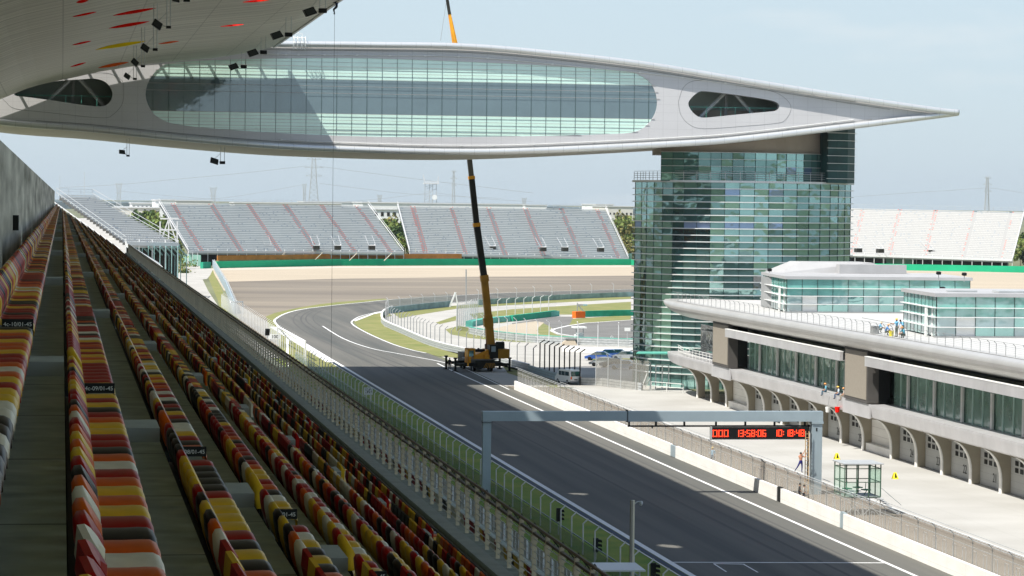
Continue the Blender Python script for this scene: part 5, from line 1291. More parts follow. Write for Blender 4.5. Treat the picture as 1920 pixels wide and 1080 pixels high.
# ---------------------------------------------------------------- distant grandstands
m_step2=mat('far_stand_steel',(.40,.43,.435),.6,.1,var=.06,scale=.1); m_sgrey=mat('far_seat_grey',(.70,.715,.69),.6,var=.03); m_sred=mat('far_seat_red',(.80,.28,.23),.6,var=0); m_sgr2=mat('far_seat_slate',(.44,.49,.53),.6,var=0)
m_swht=mat('far_seat_white',(.60,.595,.57),.6,var=.03); m_stepw=mat('far_stand_white',(.46,.46,.45),.6,var=.03)
def lerp(a,b_,t): return a+(b_-a)*t
def far_stand(label,BL,BR,TL,TR,n,aisles,seat_m,step_m,red=.88,voms=(),under=4.,ew=1.1,side=False):
    t=thing('distant_grandstand',label,'grandstand',tuple(Vector((BL.x,BL.y,0)))); wid=(BR-BL).length; ns=int(wid/.62)
    b=MB()
    for i in range(n):
        f0,f1=i/n,(i+1)/n; a,c=lerp(BL,TL,f0),lerp(BR,TR,f0); a1,c1=lerp(BL,TL,f1),lerp(BR,TR,f1); z=lerp(BL.z,TL.z,f0); z2=lerp(BR.z,TR.z,f0); zp=lerp(BL.z,TL.z,f1); zp2=lerp(BR.z,TR.z,f1)
        b.face([(a.x,a.y,z-1.2),(c.x,c.y,z2-1.2),(c.x,c.y,z2),(a.x,a.y,z)]); b.face([(a.x,a.y,z),(c.x,c.y,z2),(c1.x,c1.y,z2),(a1.x,a1.y,z)])
    b.build('terrace',step_m,t)
    for i in range(n):
        f0=i/n; a,c=lerp(BL,TL,f0+.3/n),lerp(BR,TR,f0+.3/n); b=MB(); d=(c-a); dn=Vector((d.x,d.y,0)).normalized(); nn=Vector((-dn.y,dn.x,0))
        for j in range(ns):
            u=(j+.1)/ns; near=min([abs(u-q) for q in aisles]+[9])
            if near<.0045: continue
            p=a+d*u; z=lerp(BL.z,TL.z,f0)*(1-u)+lerp(BR.z,TR.z,f0)*u
            q=rnd.random(); m=1 if (near<.011 and q<red) else (2 if q<.05 else 0)
            w_=.5; p2=p+dn*w_
            b.hexa([(p.x,p.y,z+.14),(p2.x,p2.y,z+.14),(p2.x+nn.x*.1,p2.y+nn.y*.1,z+.14),(p.x+nn.x*.1,p.y+nn.y*.1,z+.14),(p.x,p.y,z+.46),(p2.x,p2.y,z+.46),(p2.x+nn.x*.22,p2.y+nn.y*.22,z+.43),(p.x+nn.x*.22,p.y+nn.y*.22,z+.43)],m)
        b.build('seat_row',[seat_m,m_sred,m_sgr2],t,fix=False)
    # edge trims, rear rail, under-structure
    b=MB(); 
    for A,Bq in ((BL,TL),(BR,TR)): b.bar(A+Vector((0,-.3,.5)),Bq+Vector((0,-.3,.5)),.14 if side else .25,.22*ew); b.bar(A+Vector((0,-.3,1.5)),Bq+Vector((0,-.3,1.7)),.12)
    b.build('side_rail',m_lmetal if not side else m_metal,t)
    if side: b=MB(); b.bar(BL+Vector((-1.4,-.3,-1.6)),TL+Vector((-1.4,-.3,-1.6)),.2); b.bar(BL+Vector((-2.2,-.3,-3.2)),TL+Vector((-2.2,-.3,-3.2)),.2); b.build('side_bracing',m_lmetal,t)
    b=MB(); d=TR-TL; N=int(d.length/3.3)
    for k in range(N+1): p=TL+d*(k/N); b.bar(p,p+Vector((0,0,1.7)),.10)
    b.bar(TL+Vector((0,0,1.5)),TR+Vector((0,0,1.5)),.07); b.bar(TL+Vector((0,0,.8)),TR+Vector((0,0,.8)),.05); b.build('rear_rail',m_metal,t)
    b=MB(); b.bar(BL+Vector((0,-.4,-.2)),BR+Vector((0,-.4,-.2)),.5,.9); b.build('front_beam',m_lmetal,t)
    b=MB(); d=BR-BL; N=int(d.length/4.2)
    for k in range(N+1): p=BL+d*(k/N); b.bar((p.x,p.y,0),(p.x,p.y,p.z+.9),.22)
    b.build('columns',m_wht,t)
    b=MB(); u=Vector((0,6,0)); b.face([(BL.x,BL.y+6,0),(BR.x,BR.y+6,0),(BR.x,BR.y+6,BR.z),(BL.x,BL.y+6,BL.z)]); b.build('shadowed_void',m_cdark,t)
    for (px,py) in voms:
        Y=lerp(BL.y,BR.y,.5)+2.5; p=V(px,py,Y); b=MB(); b.box(p.x-1.15,p.y-2.2,p.z-.9,p.x+1.15,p.y+2,p.z+.75); vo=b.build('vomitory',m_cdark,t)
        b=MB(); b.box(p.x-1.2,p.y-2.3,p.z+.75,p.x+1.3,p.y+2,p.z+.95); b.bar((p.x+1.2,p.y-2.2,p.z-.8),(p.x+1.2,p.y+1,p.z+1.2),.2); b.bar((p.x-1.3,p.y-1.2,p.z+1.1),(p.x-1.9,p.y+8,p.z+4.6),.1); b.bar((p.x+1.3,p.y-1.2,p.z+1.1),(p.x+.9,p.y+8,p.z+4.6),.1); b.build('vomitory_wall',m_lmetal,vo)
    return t
far_stand('left distant grandstand of grey seats with red aisle seats, above orange netting',V(353,471,1052),V(757,473,1095),V(298,380,1095),V(690,384.5,1138),27,[.058,.235,.412,.588,.765,.935],m_sgrey,m_step2,voms=((395,464),(462,464),(502,464),(593,464),(633,464),(697,464)))
far_stand('middle distant grandstand of grey seats behind the crane boom',V(768,474,1105),V(1178,485,1146),V(745,385,1148),V(1135,391.5,1188),27,[.07,.246,.423,.6,.774,.954],m_sgrey,m_step2,voms=((815,464),(883,465),(923,465),(1018,467),(1059,467),(1126,468)))
far_stand('right distant grandstand of bright white seats beyond the tower',V(1532,475,1130),V(1898,487,1078),V(1552,388.5,1172),V(1921,396.5,1120),27,[.184,.371,.558,.756,.932],m_swht,m_stepw,red=.55,voms=((1609,469),(1650,470),(1744,472),(1785,473),(1853,474)))
far_stand('steep pale grandstand of bare benches behind the end of the seat rows',V(236,455,700),V(334,457,712),V(106,364,760),V(174,366,768),22,[.4,.72],m_sgrey,m_stepw,red=0,ew=.6,side=True)
# trusses below the pale stand
t=thing('scaffold_trusses','teal steel trusses under the front of the pale stand','scaffold',tuple(G(290,485)))
b=MB()
for k in range(9):
    a=V(245+k*11,462,704); c=V(262+k*11,480,716); b.bar(a,c,.3); b.bar((a.x,a.y,0),a,.2); b.bar((c.x,c.y,0),c,.2)
b.bar(V(240,462,704),V(336,461,712),.8); b.build('trusses',mat('truss_teal',(.25,.40,.38),.6,var=.2),t)
t=thing('steel_brace_tower','open white steel bracing between two distant stands','scaffold',tuple(G(320,480))); b=MB()
for z in (4,9,14,18): b.bar((V(300,450,1000).x,1000,z),(V(335,450,1000).x,1000,z),.5)
for x in (300,316,332): p=V(x,450,1000); b.bar((p.x,1000,0),(p.x,1000,17),.45)
for z in (0,9): b.bar((V(300,450,1000).x,1000,z),(V(316,450,1000).x,1000,z+9),.4); b.bar((V(332,450,1000).x,1000,z),(V(316,450,1000).x,1000,z+9),.4)
b.build('braces',m_lmetal,t)
t=thing('wedge_barrier','pale sloping canopy roof beside the end of the concrete parapet','canopy',tuple(VX(300,480,30)))
b=MB(); p=[V(236,455,440),V(305,500,420),V(297,492,470),V(240,457,470)]; b.hexa([q+Vector((0,0,-.6)) for q in p]+p); b.build('canopy_sheet',m_lmetal,t)
# green perimeter wall
gw=[G(*p) for p in ((405,503),(520,500.5),(637,498),(900,497),(1183,497),(1450,502),(1701,507),(1920,511),(2200,516))]
barrier('long bright green wall along the far edge of the gravel trap',gw,2.5,mat('perimeter_green',(.02,.40,.20),.7,var=.08,scale=.2),1.0,'perimeter_wall',0,'wall')
barrier('short detached piece of green wall at the left end of the gravel',g2((378,503.5),(393,503)),2.3,m_green,1.2,'green_wall',0,'wall')
t=thing('construction_netting','orange construction netting and rubble bank in front of the left distant stand','netting',tuple(G(600,490)))
pn=[Vector((p.x,p.y+9,0)) for p in (G(410,502),G(520,500.5),G(637,498),G(750,497.5),G(872,497))]
wall_mb(pn,2.6,1.5).build('rubble_bank',mat('rubble_bank',(.30,.22,.11),.95,scale=.35,col2=(.10,.13,.07),detail=8),t)
wall_mb([p+Vector((0,1,0)) for p in pn],4.3,.3,2.6).build('orange_net',mat('orange_net',(.62,.27,.07),.9,scale=.3,col2=(.40,.17,.04)),t)
b=MB()
for k in range(24): p=V(418+k*19,480,1068+k*2.0); b.bar((p.x,p.y,0),(p.x,p.y,6.4),.16)
for x in (440,520,590,655,720): p=V(x,490,1066); b.bar((p.x,p.y,2.2),(p.x+3.0,p.y,5.2),.25)
b.build('poles',mat('pole_pale',(.6,.56,.45),.7,var=.1),t)
for nm,pp_,lab in (('l',((335,497),(378,500)),'teal mesh hoarding at the left foot of the left distant stand'),('m',((872,495),(1010,493.5),(1190,494)),'teal mesh hoarding in front of the middle distant stand'),('r',((1560,500),(1701,503.5),(1900,507.5)),'teal mesh hoarding in front of the right distant stand')):
    P=[G(*q) for q in pp_]; P=[Vector((q.x,q.y+6,0)) for q in P]; t=thing('mesh_hoarding',lab,'hoarding',tuple(P[0])); b=wall_mb(P,4.2,.2); b.build('mesh',mix_alpha(mat('hoarding_teal',(.22,.40,.33),.8,var=.15,scale=.1),.72),t); b=MB()
    for p,d in along(P,5): b.bar(p+Vector((0,-.4,0)),p+Vector((0,-.4,5.0)),.2)
    b.build('posts',m_lmetal,t)
for (x,y,yt) in ((1771,480,460),(874,570,505)):
    p=G(x,y+20 if x>1000 else y); t=thing('floodlight_mast','thin dark mast in front of the right distant stand' if x>1000 else 'thin brown pole standing right of the crane boom','mast',tuple(p)); b=MB(); b.bar(p,V(x,yt,p.y),.35 if x>1000 else .28); b.build('mast',m_grey,t)
p=G(930,570); 
# ---------------------------------------------------------------- trees
ma=[mat('leaf_light',(.17,.22,.06),.8,var=.25,scale=1),mat('leaf_mid',(.10,.15,.045),.8,var=.25,scale=1),mat('leaf_dark',(.05,.085,.035),.8,var=.2,scale=1),mat('leaf_yellow',(.22,.20,.07),.8,var=.2,scale=1)]
m_bark=mat('bark',(.12,.09,.06),.9,var=.2)
def tree_obj(name,label,h,w,tone,seed,nleaf=620,group='trees beyond the track'):
    r_=random.Random(seed); t=thing(name,label,'tree',(0,0,0),group); b=MB(); b.tube([(0,0,0),(.1,0,h*.3),(0,.1,h*.62)],[.28,.2,.08],6)
    for k in range(4): a=k*1.6+.3; b.tube([(0,0,h*(.3+.07*k)),(math.cos(a)*w*.3,math.sin(a)*w*.3,h*(.5+.09*k))],[.12,.04],4)
    b.build('trunk',m_bark,t); b=MB(); lobes=[]
    for k in range(11): 
        a=r_.random()*6.28; q=r_.random(); lobes.append((math.cos(a)*w*.32*q,math.sin(a)*w*.32*q,h*(.35+.52*r_.random()),w*(.16+.14*r_.random())))
    for k in range(nleaf):
        lx,ly,lz,lr=r_.choice(lobes); v_=Vector((r_.gauss(0,1),r_.gauss(0,1),r_.gauss(0,.8))).normalized()*lr*(.55+.55*r_.random()); p=Vector((lx,ly,lz))+v_
        s=.22+.35*r_.random(); u=Vector((r_.gauss(0,1),r_.gauss(0,1),r_.gauss(0,1))).normalized(); q=u.cross(Vector((0,0,1))).normalized() if abs(u.z)<.9 else Vector((1,0,0)); w2=u.cross(q)
        c=tone if r_.random()<.6 else r_.choice([0,1,2,1,3 if tone!=2 else 2]); b.face([p-q*s-w2*s,p+q*s-w2*s*.6,p+q*s*.8+w2*s,p-q*s*.7+w2*s],c)
    b.build('crown',ma,t,fix=False); return t
protos=[tree_obj('broadleaf_tree','x',16,11,1,1),tree_obj('broadleaf_tree','x',13,10,0,2),tree_obj('broadleaf_tree','x',12,7,2,3),tree_obj('broadleaf_tree','x',9,8,3,5)]
usedp=set()
def put_tree(k,x,ytop,Y,label):
    top=V(x,ytop,Y); h=(16,13,12,9)[k]; q=protos[k]
    s=max(.4,top.z/ (h*.93))
    if k not in usedp: usedp.add(k); o=q; o.location=(top.x,Y,0); o['label']=label
    else: o=dup(q,(top.x,Y,0),rnd.random()*6,label)
    o.scale=(s,s,s) if s<1.6 else (1.5,1.5,s)
    return o
tl_=[]
n_=0
cl1=[(256,400,1260),(265,396,1290),(276,395,1300),(287,397,1290),(297,399,1270),(307,404,1240),(262,410,1200),(276,415,1180),(292,420,1150),(306,425,1130),(318,430,1110),(325,440,1090),(283,432,1100),(300,440,1080),(313,452,1060),(296,455,1020),(280,462,960),(262,470,900),(310,470,960),(330,462,1000)]
for x,y,Y in cl1: put_tree(rnd.choice([0,1,1,0,2]),x,y,Y,'%s green tree in the clump left of the left distant stand, counted from the back'%ORD(n_+1)); n_+=1
n_=0
for x,y,Y in ((715,412,1320),(724,413,1300),(733,411,1340),(741,413,1310),(748,416,1290),(729,425,1230),(738,432,1210),(748,438,1190),(740,448,1160),(752,452,1150),(756,462,1130),(746,425,1260)): put_tree(rnd.choice([1,2,1,3,0]),x,y,Y,'%s tree from the back in the green gap between left and middle stands'%ORD(n_+1)) ; n_+=1
n_=0
for x,y,Y in ((1158,407,1400),(1166,405,1420),(1174,406,1410),(1182,407,1400),(1168,420,1330),(1177,425,1300),(1183,438,1250),(1176,450,1220),(1184,460,1200)): put_tree(rnd.choice([1,3,2]),x,y,Y,'%s tree from the back in the gap between middle stand and tower'%ORD(n_+1)) ; n_+=1
n_=0
for x,y,Y in ((1918,438,1250),(1926,446,1200),(1914,462,1160),(1922,470,1130),(1932,440,1220)): put_tree(rnd.choice([1,2]),x,y,Y,'%s tree from the back at the right edge beside the white stand'%ORD(n_+1)) ; n_+=1
n_=0
for x,y,Y in ((250,480,740),(268,478,760),(285,482,800),(303,480,820)): put_tree(rnd.choice([1,0,3]),x,y,Y,'%s shrubby tree from the left under the trusses of the pale stand'%ORD(n_+1)) ; n_+=1
for k in range(4):
    if k not in usedp:
        for ch in list(protos[k].children): D.objects.remove(ch)
        D.objects.remove(protos[k])
b=MB(); xs_=[-900+k*14 for k in range(420)]; hs=[]; hh=17.
for x in xs_: hh+=rnd.uniform(-1.1,1.1); hh=min(21,max(14,hh)); hs.append(hh)
for i in range(len(xs_)-1):
    a,c=xs_[i],xs_[i+1]; b.face([(a,6400,0),(c,6400,0),(c,6400,hs[i+1]*.8),(a,6400,hs[i]*.8)]); b.face([(a,6400,hs[i]*.8),(c,6400,hs[i+1]*.8),(c,6430,hs[i+1]),(a,6430,hs[i])]); b.face([(a,6430,hs[i]),(c,6430,hs[i+1]),(c,6500,hs[i+1]*.9),(a,6500,hs[i]*.9)])
fw=b.build('far_woodland',mat('far_wood_haze_blue',(.12,.16,.17),.95,var=.3,scale=.05)); stuff(fw,'dark tree line along the horizon','woodland')  # distance haze is painted into the blue-grey wood colour
def bush(label,x,y,w,h,nm='shrub'):
    p=G(x,y); r_=random.Random(int(x*7)); t=thing(nm,label,'bush',tuple(p)); b=MB()
    for k in range(160):
        c=p+Vector((r_.gauss(0,w/3),r_.gauss(0,w/3),abs(r_.gauss(0,h/2)))); s=.15+.2*r_.random(); u=Vector((r_.gauss(0,1),r_.gauss(0,1),r_.gauss(0,1))).normalized(); q=u.orthogonal().normalized(); w2=u.cross(q); b.face([c-q*s-w2*s,c+q*s-w2*s,c+q*s+w2*s,c-q*s+w2*s],r_.choice([0,1,3,1]))
    b.build('foliage',ma,t,fix=False)
bush('low green shrub beside the side road behind the parapet',345,512,3,1.6); bush('low shrub at the foot of the left distant stand',348,500,7,2.4); bush('low grassy mound by the side road start',330,508,5,1.8)
# ---------------------------------------------------------------- distant buildings
def bldg(label,x0,x1,yt,Y,dep=60,m=m_wht,win=None,name='industrial_building',roof=None):
    a=V(x0,yt,Y); c=V(x1,yt,Y); t=thing(name,label,'building',(a.x,Y,0)); b=MB(); b.box(a.x,Y,0,c.x,Y+dep,a.z); b.build('walls',m,t)
    b=MB(); b.box(a.x-.6,Y-.6,a.z,c.x+.6,Y+dep,a.z+.7); b.build('roof',roof or m_lmetal,t)
    if win:
        n,zt,zh,wf=win; W=(c.x-a.x)/n
        for k in range(n): b=MB(); b.box(a.x+W*(k+.5-wf/2),Y-.15,zt-zh,a.x+W*(k+.5+wf/2),Y+.05,zt); b.build('window',m_cdark,t)
    return t
m_wcream=mat('far_cream',(.62,.60,.54),.8,var=.05,scale=.05)
bldg('white factory hall left of the green tree clump, low long roof',214,300,389.5,1700,m=m_wcream); bldg('white factory block with a row of small windows above the tree clump',247,303,381.5,1900,win=(7,20.2,1.6,.4)); bldg('taller white stair block beside the left distant stand',291,299,376,1750)
bldg('long white hall roof showing above the left distant stand',298,328,375.5,2300); bldg('cream hall showing above the left distant stand',330,398,376.5,2400,m=m_wcream); bldg('low white hall behind the lattice pylon',570,692,379,2200); bldg('arched white warehouse roof behind the left distant stand',440,640,380.6,2100,m=m_wcream)
bldg('white two storey building with square windows in the gap between stands',688,757,393,1500,win=(6,19.4,2.2,.45)); bldg('long flat white roof above the square windowed building',680,770,380.5,1750); bldg('white hall roof above the middle distant stand, left part',760,980,381.5,2300)
bldg('small white house right of the middle distant stand',1118,1150,384,2100,win=(4,23,1.5,.5)); bldg('white apartment row left of the glass tower',1140,1187,387.5,2000,m=m_wcream,win=(6,19,1.5,.4)); bldg('tiny white shed on the skyline over the middle stand',985,1025,385,2600)
# ---------------------------------------------------------------- pylons and lines
def pylon(label,x,yt,Y,wpx,kind=0):
    top=V(x,yt,Y); k=Y/F; t=thing('power_pylon',label,'pylon',(top.x,Y,0),'power pylons on the horizon'); Hh=top.z; W=wpx*k; b=MB(); th=max(.5,.95*k)
    lv=[0,.25,.45,.6,.72,1.0]
    def hw(f): return W/2*(1-.62*min(1,f/.72)) if f<=.72 else W/2*.38*(1+1.0*(f-.72)/.28 if kind else 1-.4*(f-.72)/.28)
    c0=top.x
    for s in (-1,1):
        for d_ in (0,W*.25):
            for f0,f1 in zip(lv,lv[1:]): b.bar((c0+s*hw(f0),Y+d_,Hh*f0),(c0+s*hw(f1),Y+d_,Hh*f1),th)
    n=14
    for i in range(n):
        f0,f1=i/n,(i+1)/n; s=1 if i%2 else -1
        b.bar((c0-s*hw(f0),Y,Hh*f0),(c0+s*hw(f1),Y,Hh*f1),th*.6); b.bar((c0+s*hw(f0),Y,Hh*f0),(c0-s*hw(f1),Y,Hh*f1),th*.6)
        b.bar((c0-hw(f0),Y,Hh*f0),(c0+hw(f0),Y,Hh*f0),th*.5)
    b.build('lattice',m_metal,t); b=MB()
    for f,e in ((.74,1.15),(.86,1.35),(.98,1.1)) if not kind else ((.72,.9),(.99,.95)):
        b.bar((c0-W*.5*e,Y,Hh*f),(c0+W*.5*e,Y,Hh*f),th*.8)
        for s in (-1,1): b.bar((c0+s*W*.5*e,Y,Hh*f),(c0+s*hw(f),Y,Hh*f+2),th*.6)
    b.build('cross_arms',m_metal,t); return top
pylon('large lattice pylon rising above the left distant stand',589,296,2600,26); pylon('lattice pylon above the white distant stand at right',1852,332,2900,14); pylon('small ring headed pylon above the factory roofs, far left',223,344,3600,13,1); pylon('faint forked pylon above the left end of the left distant stand',400,352,3800,15,1)
pylon('slender dark mast pylon beside the crane boom',851,320,2800,9); pylon('faint small pylon between the two left distant stands',712,366,4200,10,1); pylon('small faint pylon just left of the big lattice pylon',571,346,3500,8,1); pylon('faint forked pylon right of the crane boom, behind the middle stand',983,372,4300,10,1)
t=thing('platform_tower','white lattice tower with a broad platform and white dish behind the middle stand','tower',(V(808,345,2400).x,2400,0)); k=2400/F; c=V(808,345,2400); b=MB()
for s in (-13,-3,4,12): b.bar((c.x+s*k,2400,0),(c.x+s*k*.85,2400,c.z),.5)
for i in range(8): z=c.z*(.55+.055*i); b.bar((c.x-12*k,2400,z),(c.x+(12 if i%2 else 3)*k,2400,z+3),.35)
b.build('lattice',m_metal,t); b=MB(); b.box(c.x-14*k,2398,c.z,c.x+15*k,2404,c.z+.9); 
for s in range(-13,15,3): b.bar((c.x+s*k,2399,c.z),(c.x+s*k,2399,c.z+2.6),.5)
b.bar((c.x-12*k,2400,c.z+2),(c.x-15*k,2400,c.z+8),.6); b.bar((c.x+13*k,2400,c.z),(c.x+14*k,2400,c.z+7),.5); b.build('platform',m_lmetal,t); b=MB(); b.tube([V(815,370,2395),V(815,370,2398)],5*k,14); b.build('dish',m_wht,t)
def cable(label,pts,Y,r=.16,sag=1):
    P=smooth([V(x,y,Y) for x,y in pts],5); t=thing('power_line',label,'cable',tuple(P[0]),'power lines crossing the sky'); b=MB(); b.tube(P,r,3,caps=False); b.build('wire',m_grey,t)
cable('upper power line rising from the far left to the lattice pylon',((110,352),(223,346),(330,336),(450,325),(575,311)),2600); cable('lower power line drooping right from the lattice pylon',((600,312),(690,324),(800,338),(900,350),(1000,362)),2600)
cable('second lower power line drooping from the lattice pylon',((600,344),(690,355),(760,363),(850,368),(940,372)),2600,.14); cable('faint power line drooping low over the left distant stand',((223,358),(330,368),(420,371),(575,345)),2700,.13); cable('power line rising to the right pylon',((1603,369),(1700,362),(1780,357),(1852,352)),2900); cable('power line leaving the right pylon to the edge',((1852,352),(1890,357),(1930,364)),2900)
cable('faint line climbing toward the platform tower',((640,379),(720,372),(808,361)),2500,.12); cable('faint line drooping right of the platform tower',((815,361),(900,372),(1000,378)),2500,.12)
for x in (112,158): 
    t=thing('flag_pole','bare thin pole above the pale stand, %s of two'%('left' if x==112 else 'right'),'pole',tuple(V(x,365,765))); b=MB(); b.bar(V(x,366,765),V(x,330 if x==112 else 322,765),.12); b.build('pole',m_metal,t)
# ---------------------------------------------------------------- people
def person(label,joints,loc,rz=0,shirt=(.2,.4,.6),trousers=(.1,.1,.15),hat=None,hair=True,name='person',s=1.0,skinc=None,bare=False):
    """joints: dict of joint positions in metres (x right, y forward(+ away), z up); one continuous skinned body"""
    J=dict(joints); t=thing(name,label,'person',(0,0,0))
    names=['pelvis','belly','chest','neck','head','crown']; R_={'pelvis':.15,'belly':.13,'chest':.165,'neck':.06,'head':.095,'crown':.07}
    V_=[];E=[];rad=[];idx={}
    def add(n,p,r): idx[n]=len(V_); V_.append(tuple(p)); rad.append(r); return idx[n]
    for n in names: add(n,J[n],R_[n])
    for a,c in zip(names,names[1:]): E.append((idx[a],idx[c]))
    for sd in 'LR':
        for n,r,p in (('sh',.075,'chest'),('el',.05,None),('wr',.033,None),('pa',.042,None)):
            add(n+sd,J[n+sd],r); E.append((idx[p] if p else idx[pn+sd],idx[n+sd])); pn=n
        w=Vector(J['pa'+sd]); d=(w-Vector(J['wr'+sd])).normalized(); q=d.orthogonal().normalized(); ln=(.075,.085,.08,.065)
        for k in range(4):
            off_=q*(.036*(k-1.5)/1.5); a=add('f%d%s'%(k,sd),w+off_+d*.045,.0095); c=add('g%d%s'%(k,sd),w+off_+d*(.045+ln[k]*.55)+d.cross(q)*.015,.0085); e=add('h%d%s'%(k,sd),w+off_+d*(.04+ln[k]*.8)+d.cross(q)*.04,.008); E+= [(idx['pa'+sd],a),(a,c),(c,e)]
        a=add('t'+sd,w-q*.05+d*.01,.011); c=add('u'+sd,w-q*.06+d*.05+d.cross(q)*.02,.009); E+=[(idx['pa'+sd],a),(a,c)]
        for n,r,p in (('hp',.095,'pelvis'),('kn',.065,None),('an',.042,None),('to',.04,None)):
            add(n+sd,J[n+sd],r); E.append((idx[p] if p else idx[pn+sd],idx[n+sd])); pn=n
    me=D.meshes.new('body'); me.from_pydata(V_,E,[]); o=D.objects.new('body',me); C.objects.link(o); mo=o.modifiers.new('s','SKIN'); mo.use_smooth_shade=True
    sv=me.skin_vertices[0].data
    for i,r in enumerate(rad): sv[i].radius=(r,r*(.72 if i in (0,1,2) else 1)); sv[i].use_root=(i==0)
    su=o.modifiers.new('u','SUBSURF'); su.levels=1; su.render_levels=1
    dg=bpy.context.evaluated_depsgraph_get(); m2=D.meshes.new_from_object(o.evaluated_get(dg)); D.objects.remove(o); D.meshes.remove(me); m2.name='body'
    ms=skinm if skinc is None else skinc; m2.materials.clear(); sm_=mat('shirt',shirt,.8,var=.1,scale=3); tm=mat('trousers',trousers,.8,var=.1,scale=3)
    for q in (ms,sm_,tm,m_black): m2.materials.append(q)
    pts={k:Vector(J[k]) for k in J}
    def segd(p,a,c):
        ac=c-a; tt=max(0,min(1,(p-a).dot(ac)/max(1e-9,ac.length_squared))); return (p-(a+ac*tt)).length,tt
    segs=[('pelvis','belly',2),('belly','chest',1),('chest','neck',1),('neck','crown',0)]
    for sd in 'LR': segs+=[('chest','sh'+sd,1),('sh'+sd,'el'+sd,1),('el'+sd,'wr'+sd,0),('wr'+sd,'pa'+sd,0),('pelvis','hp'+sd,2),('hp'+sd,'kn'+sd,2),('kn'+sd,'an'+sd,2),('an'+sd,'to'+sd,3)]
    for f in m2.polygons:
        best=None
        for a,c,mi in segs:
            d,tt=segd(f.center,pts[a],pts[c]); 
            if best is None or d<best[0]: best=(d,mi)
        mi=best[1]; f.material_index=0 if (bare and mi==1) else mi; f.use_smooth=True
    body=D.objects.new('body',m2); C.objects.link(body); body.parent=t
    hd=pts['head']; up=(pts['crown']-pts['neck']).normalized(); fw=Vector(J.get('face',(0,-1,0))).normalized(); rt=fw.cross(up).normalized()
    if hat:
        b=MB(); c=hd+up*.05; k=8; ring=[]
        for i in range(5):
            th=math.pi/2*i/4; rr=.135*math.cos(th); ring.append([c+up*(.135*math.sin(th)*.95)+(fw*math.cos(2*math.pi*j/12)*1.1+rt*math.sin(2*math.pi*j/12))*rr for j in range(12)])
        for i in range(4):
            for j in range(12): b.face([ring[i][j],ring[i][(j+1)%12],ring[i+1][(j+1)%12],ring[i+1][j]])
        b.hexa([c+fw*.1-rt*.1-up*.01,c+fw*.1+rt*.1-up*.01,c+fw*.2+rt*.07-up*.01,c+fw*.2-rt*.07-up*.01,c+fw*.1-rt*.1+up*.01,c+fw*.1+rt*.1+up*.01,c+fw*.2+rt*.07+up*.01,c+fw*.2-rt*.07+up*.01]); b.build('hard_hat',hat,t)
    else:
        b=MB(); b.ball(hd+up*.045-fw*.018,(.105,.11,.105),10); b.build('hair',m_black,t,smooth=True)
    b=MB(); b.ball(hd+fw*.10-up*.01,(.016,.02,.02),6); b.build('nose',ms,t); b=MB()
    for s_ in (-1,1): b.ball(hd+fw*.088+rt*.035*s_+up*.02,.012,6)
    b.build('eyes',m_black,t); b=MB(); b.bar(hd+fw*.093-up*.05-rt*.022,hd+fw*.093-up*.05+rt*.022,.01); b.build('mouth',M_RED,t); b=MB()
    for s_ in (-1,1): b.ball(hd+rt*.10*s_,(.02,.025,.03),6)
    b.build('ears',ms,t)
    t.location=loc; t.rotation_euler=(0,0,rz); t.scale=(s,s,s); return t
skinm=m_skin; HH=mat('hard_hat_yellow',(.90,.62,.15),.35,var=0); HO=mat('hard_hat_orange',(.85,.42,.15),.35,var=0); HW=mat('straw_hat',(.75,.65,.45),.7,var=0)
def stand(**k):
    J={'pelvis':(0,0,.95),'belly':(0,0,1.1),'chest':(0,0,1.36),'neck':(0,0,1.52),'head':(0,-.01,1.64),'crown':(0,-.01,1.74),'shL':(-.19,0,1.43),'elL':(-.25,.02,1.14),'wrL':(-.24,-.06,.88),'paL':(-.24,-.08,.81),'shR':(.19,0,1.43),'elR':(.25,.02,1.14),'wrR':(.24,-.06,.88),'paR':(.24,-.08,.81),'hpL':(-.1,0,.88),'knL':(-.11,-.02,.48),'anL':(-.11,.02,.08),'toL':(-.12,-.14,.04),'hpR':(.1,0,.88),'knR':(.11,-.02,.48),'anR':(.11,.02,.08),'toR':(.12,-.14,.04)}
    J.update(k); return J
def squat(**k):
    J={'pelvis':(0,.12,.30),'belly':(0,.08,.46),'chest':(0,-.06,.70),'neck':(0,-.12,.85),'head':(0,-.17,.96),'crown':(0,-.18,1.06),'shL':(-.18,-.05,.77),'elL':(-.24,-.25,.56),'wrL':(-.12,-.42,.46),'paL':(-.09,-.47,.42),'shR':(.18,-.05,.77),'elR':(.24,-.25,.56),'wrR':(.12,-.42,.46),'paR':(.09,-.47,.42),'hpL':(-.11,.08,.28),'knL':(-.19,-.28,.50),'anL':(-.15,-.06,.09),'toL':(-.16,-.22,.04),'hpR':(.11,.08,.28),'knR':(.19,-.28,.50),'anR':(.15,-.06,.09),'toR':(.16,-.22,.04)}
    J.update(k); return J
def sit(**k):
    J={'pelvis':(0,0,.12),'belly':(0,.0,.28),'chest':(0,-.05,.54),'neck':(0,-.06,.70),'head':(0,-.09,.82),'crown':(0,-.1,.92),'shL':(-.18,-.04,.61),'elL':(-.24,-.08,.36),'wrL':(-.16,-.28,.22),'paL':(-.14,-.34,.20),'shR':(.18,-.04,.61),'elR':(.24,-.08,.36),'wrR':(.16,-.28,.22),'paR':(.14,-.34,.20),'hpL':(-.1,-.02,.1),'knL':(-.13,-.42,.12),'anL':(-.12,-.44,-.30),'toL':(-.13,-.56,-.34),'hpR':(.1,-.02,.1),'knR':(.13,-.42,.12),'anR':(.12,-.44,-.30),'toR':(.13,-.56,-.34)}
    J.update(k); return J
wb=(.16,.42,.62); grn=(.10,.12,.10)
p=G(843,694); person('person standing in dark clothes beside the crane outriggers',stand(),(p.x,p.y,.06),2.6,(.03,.03,.035),(.025,.025,.03))
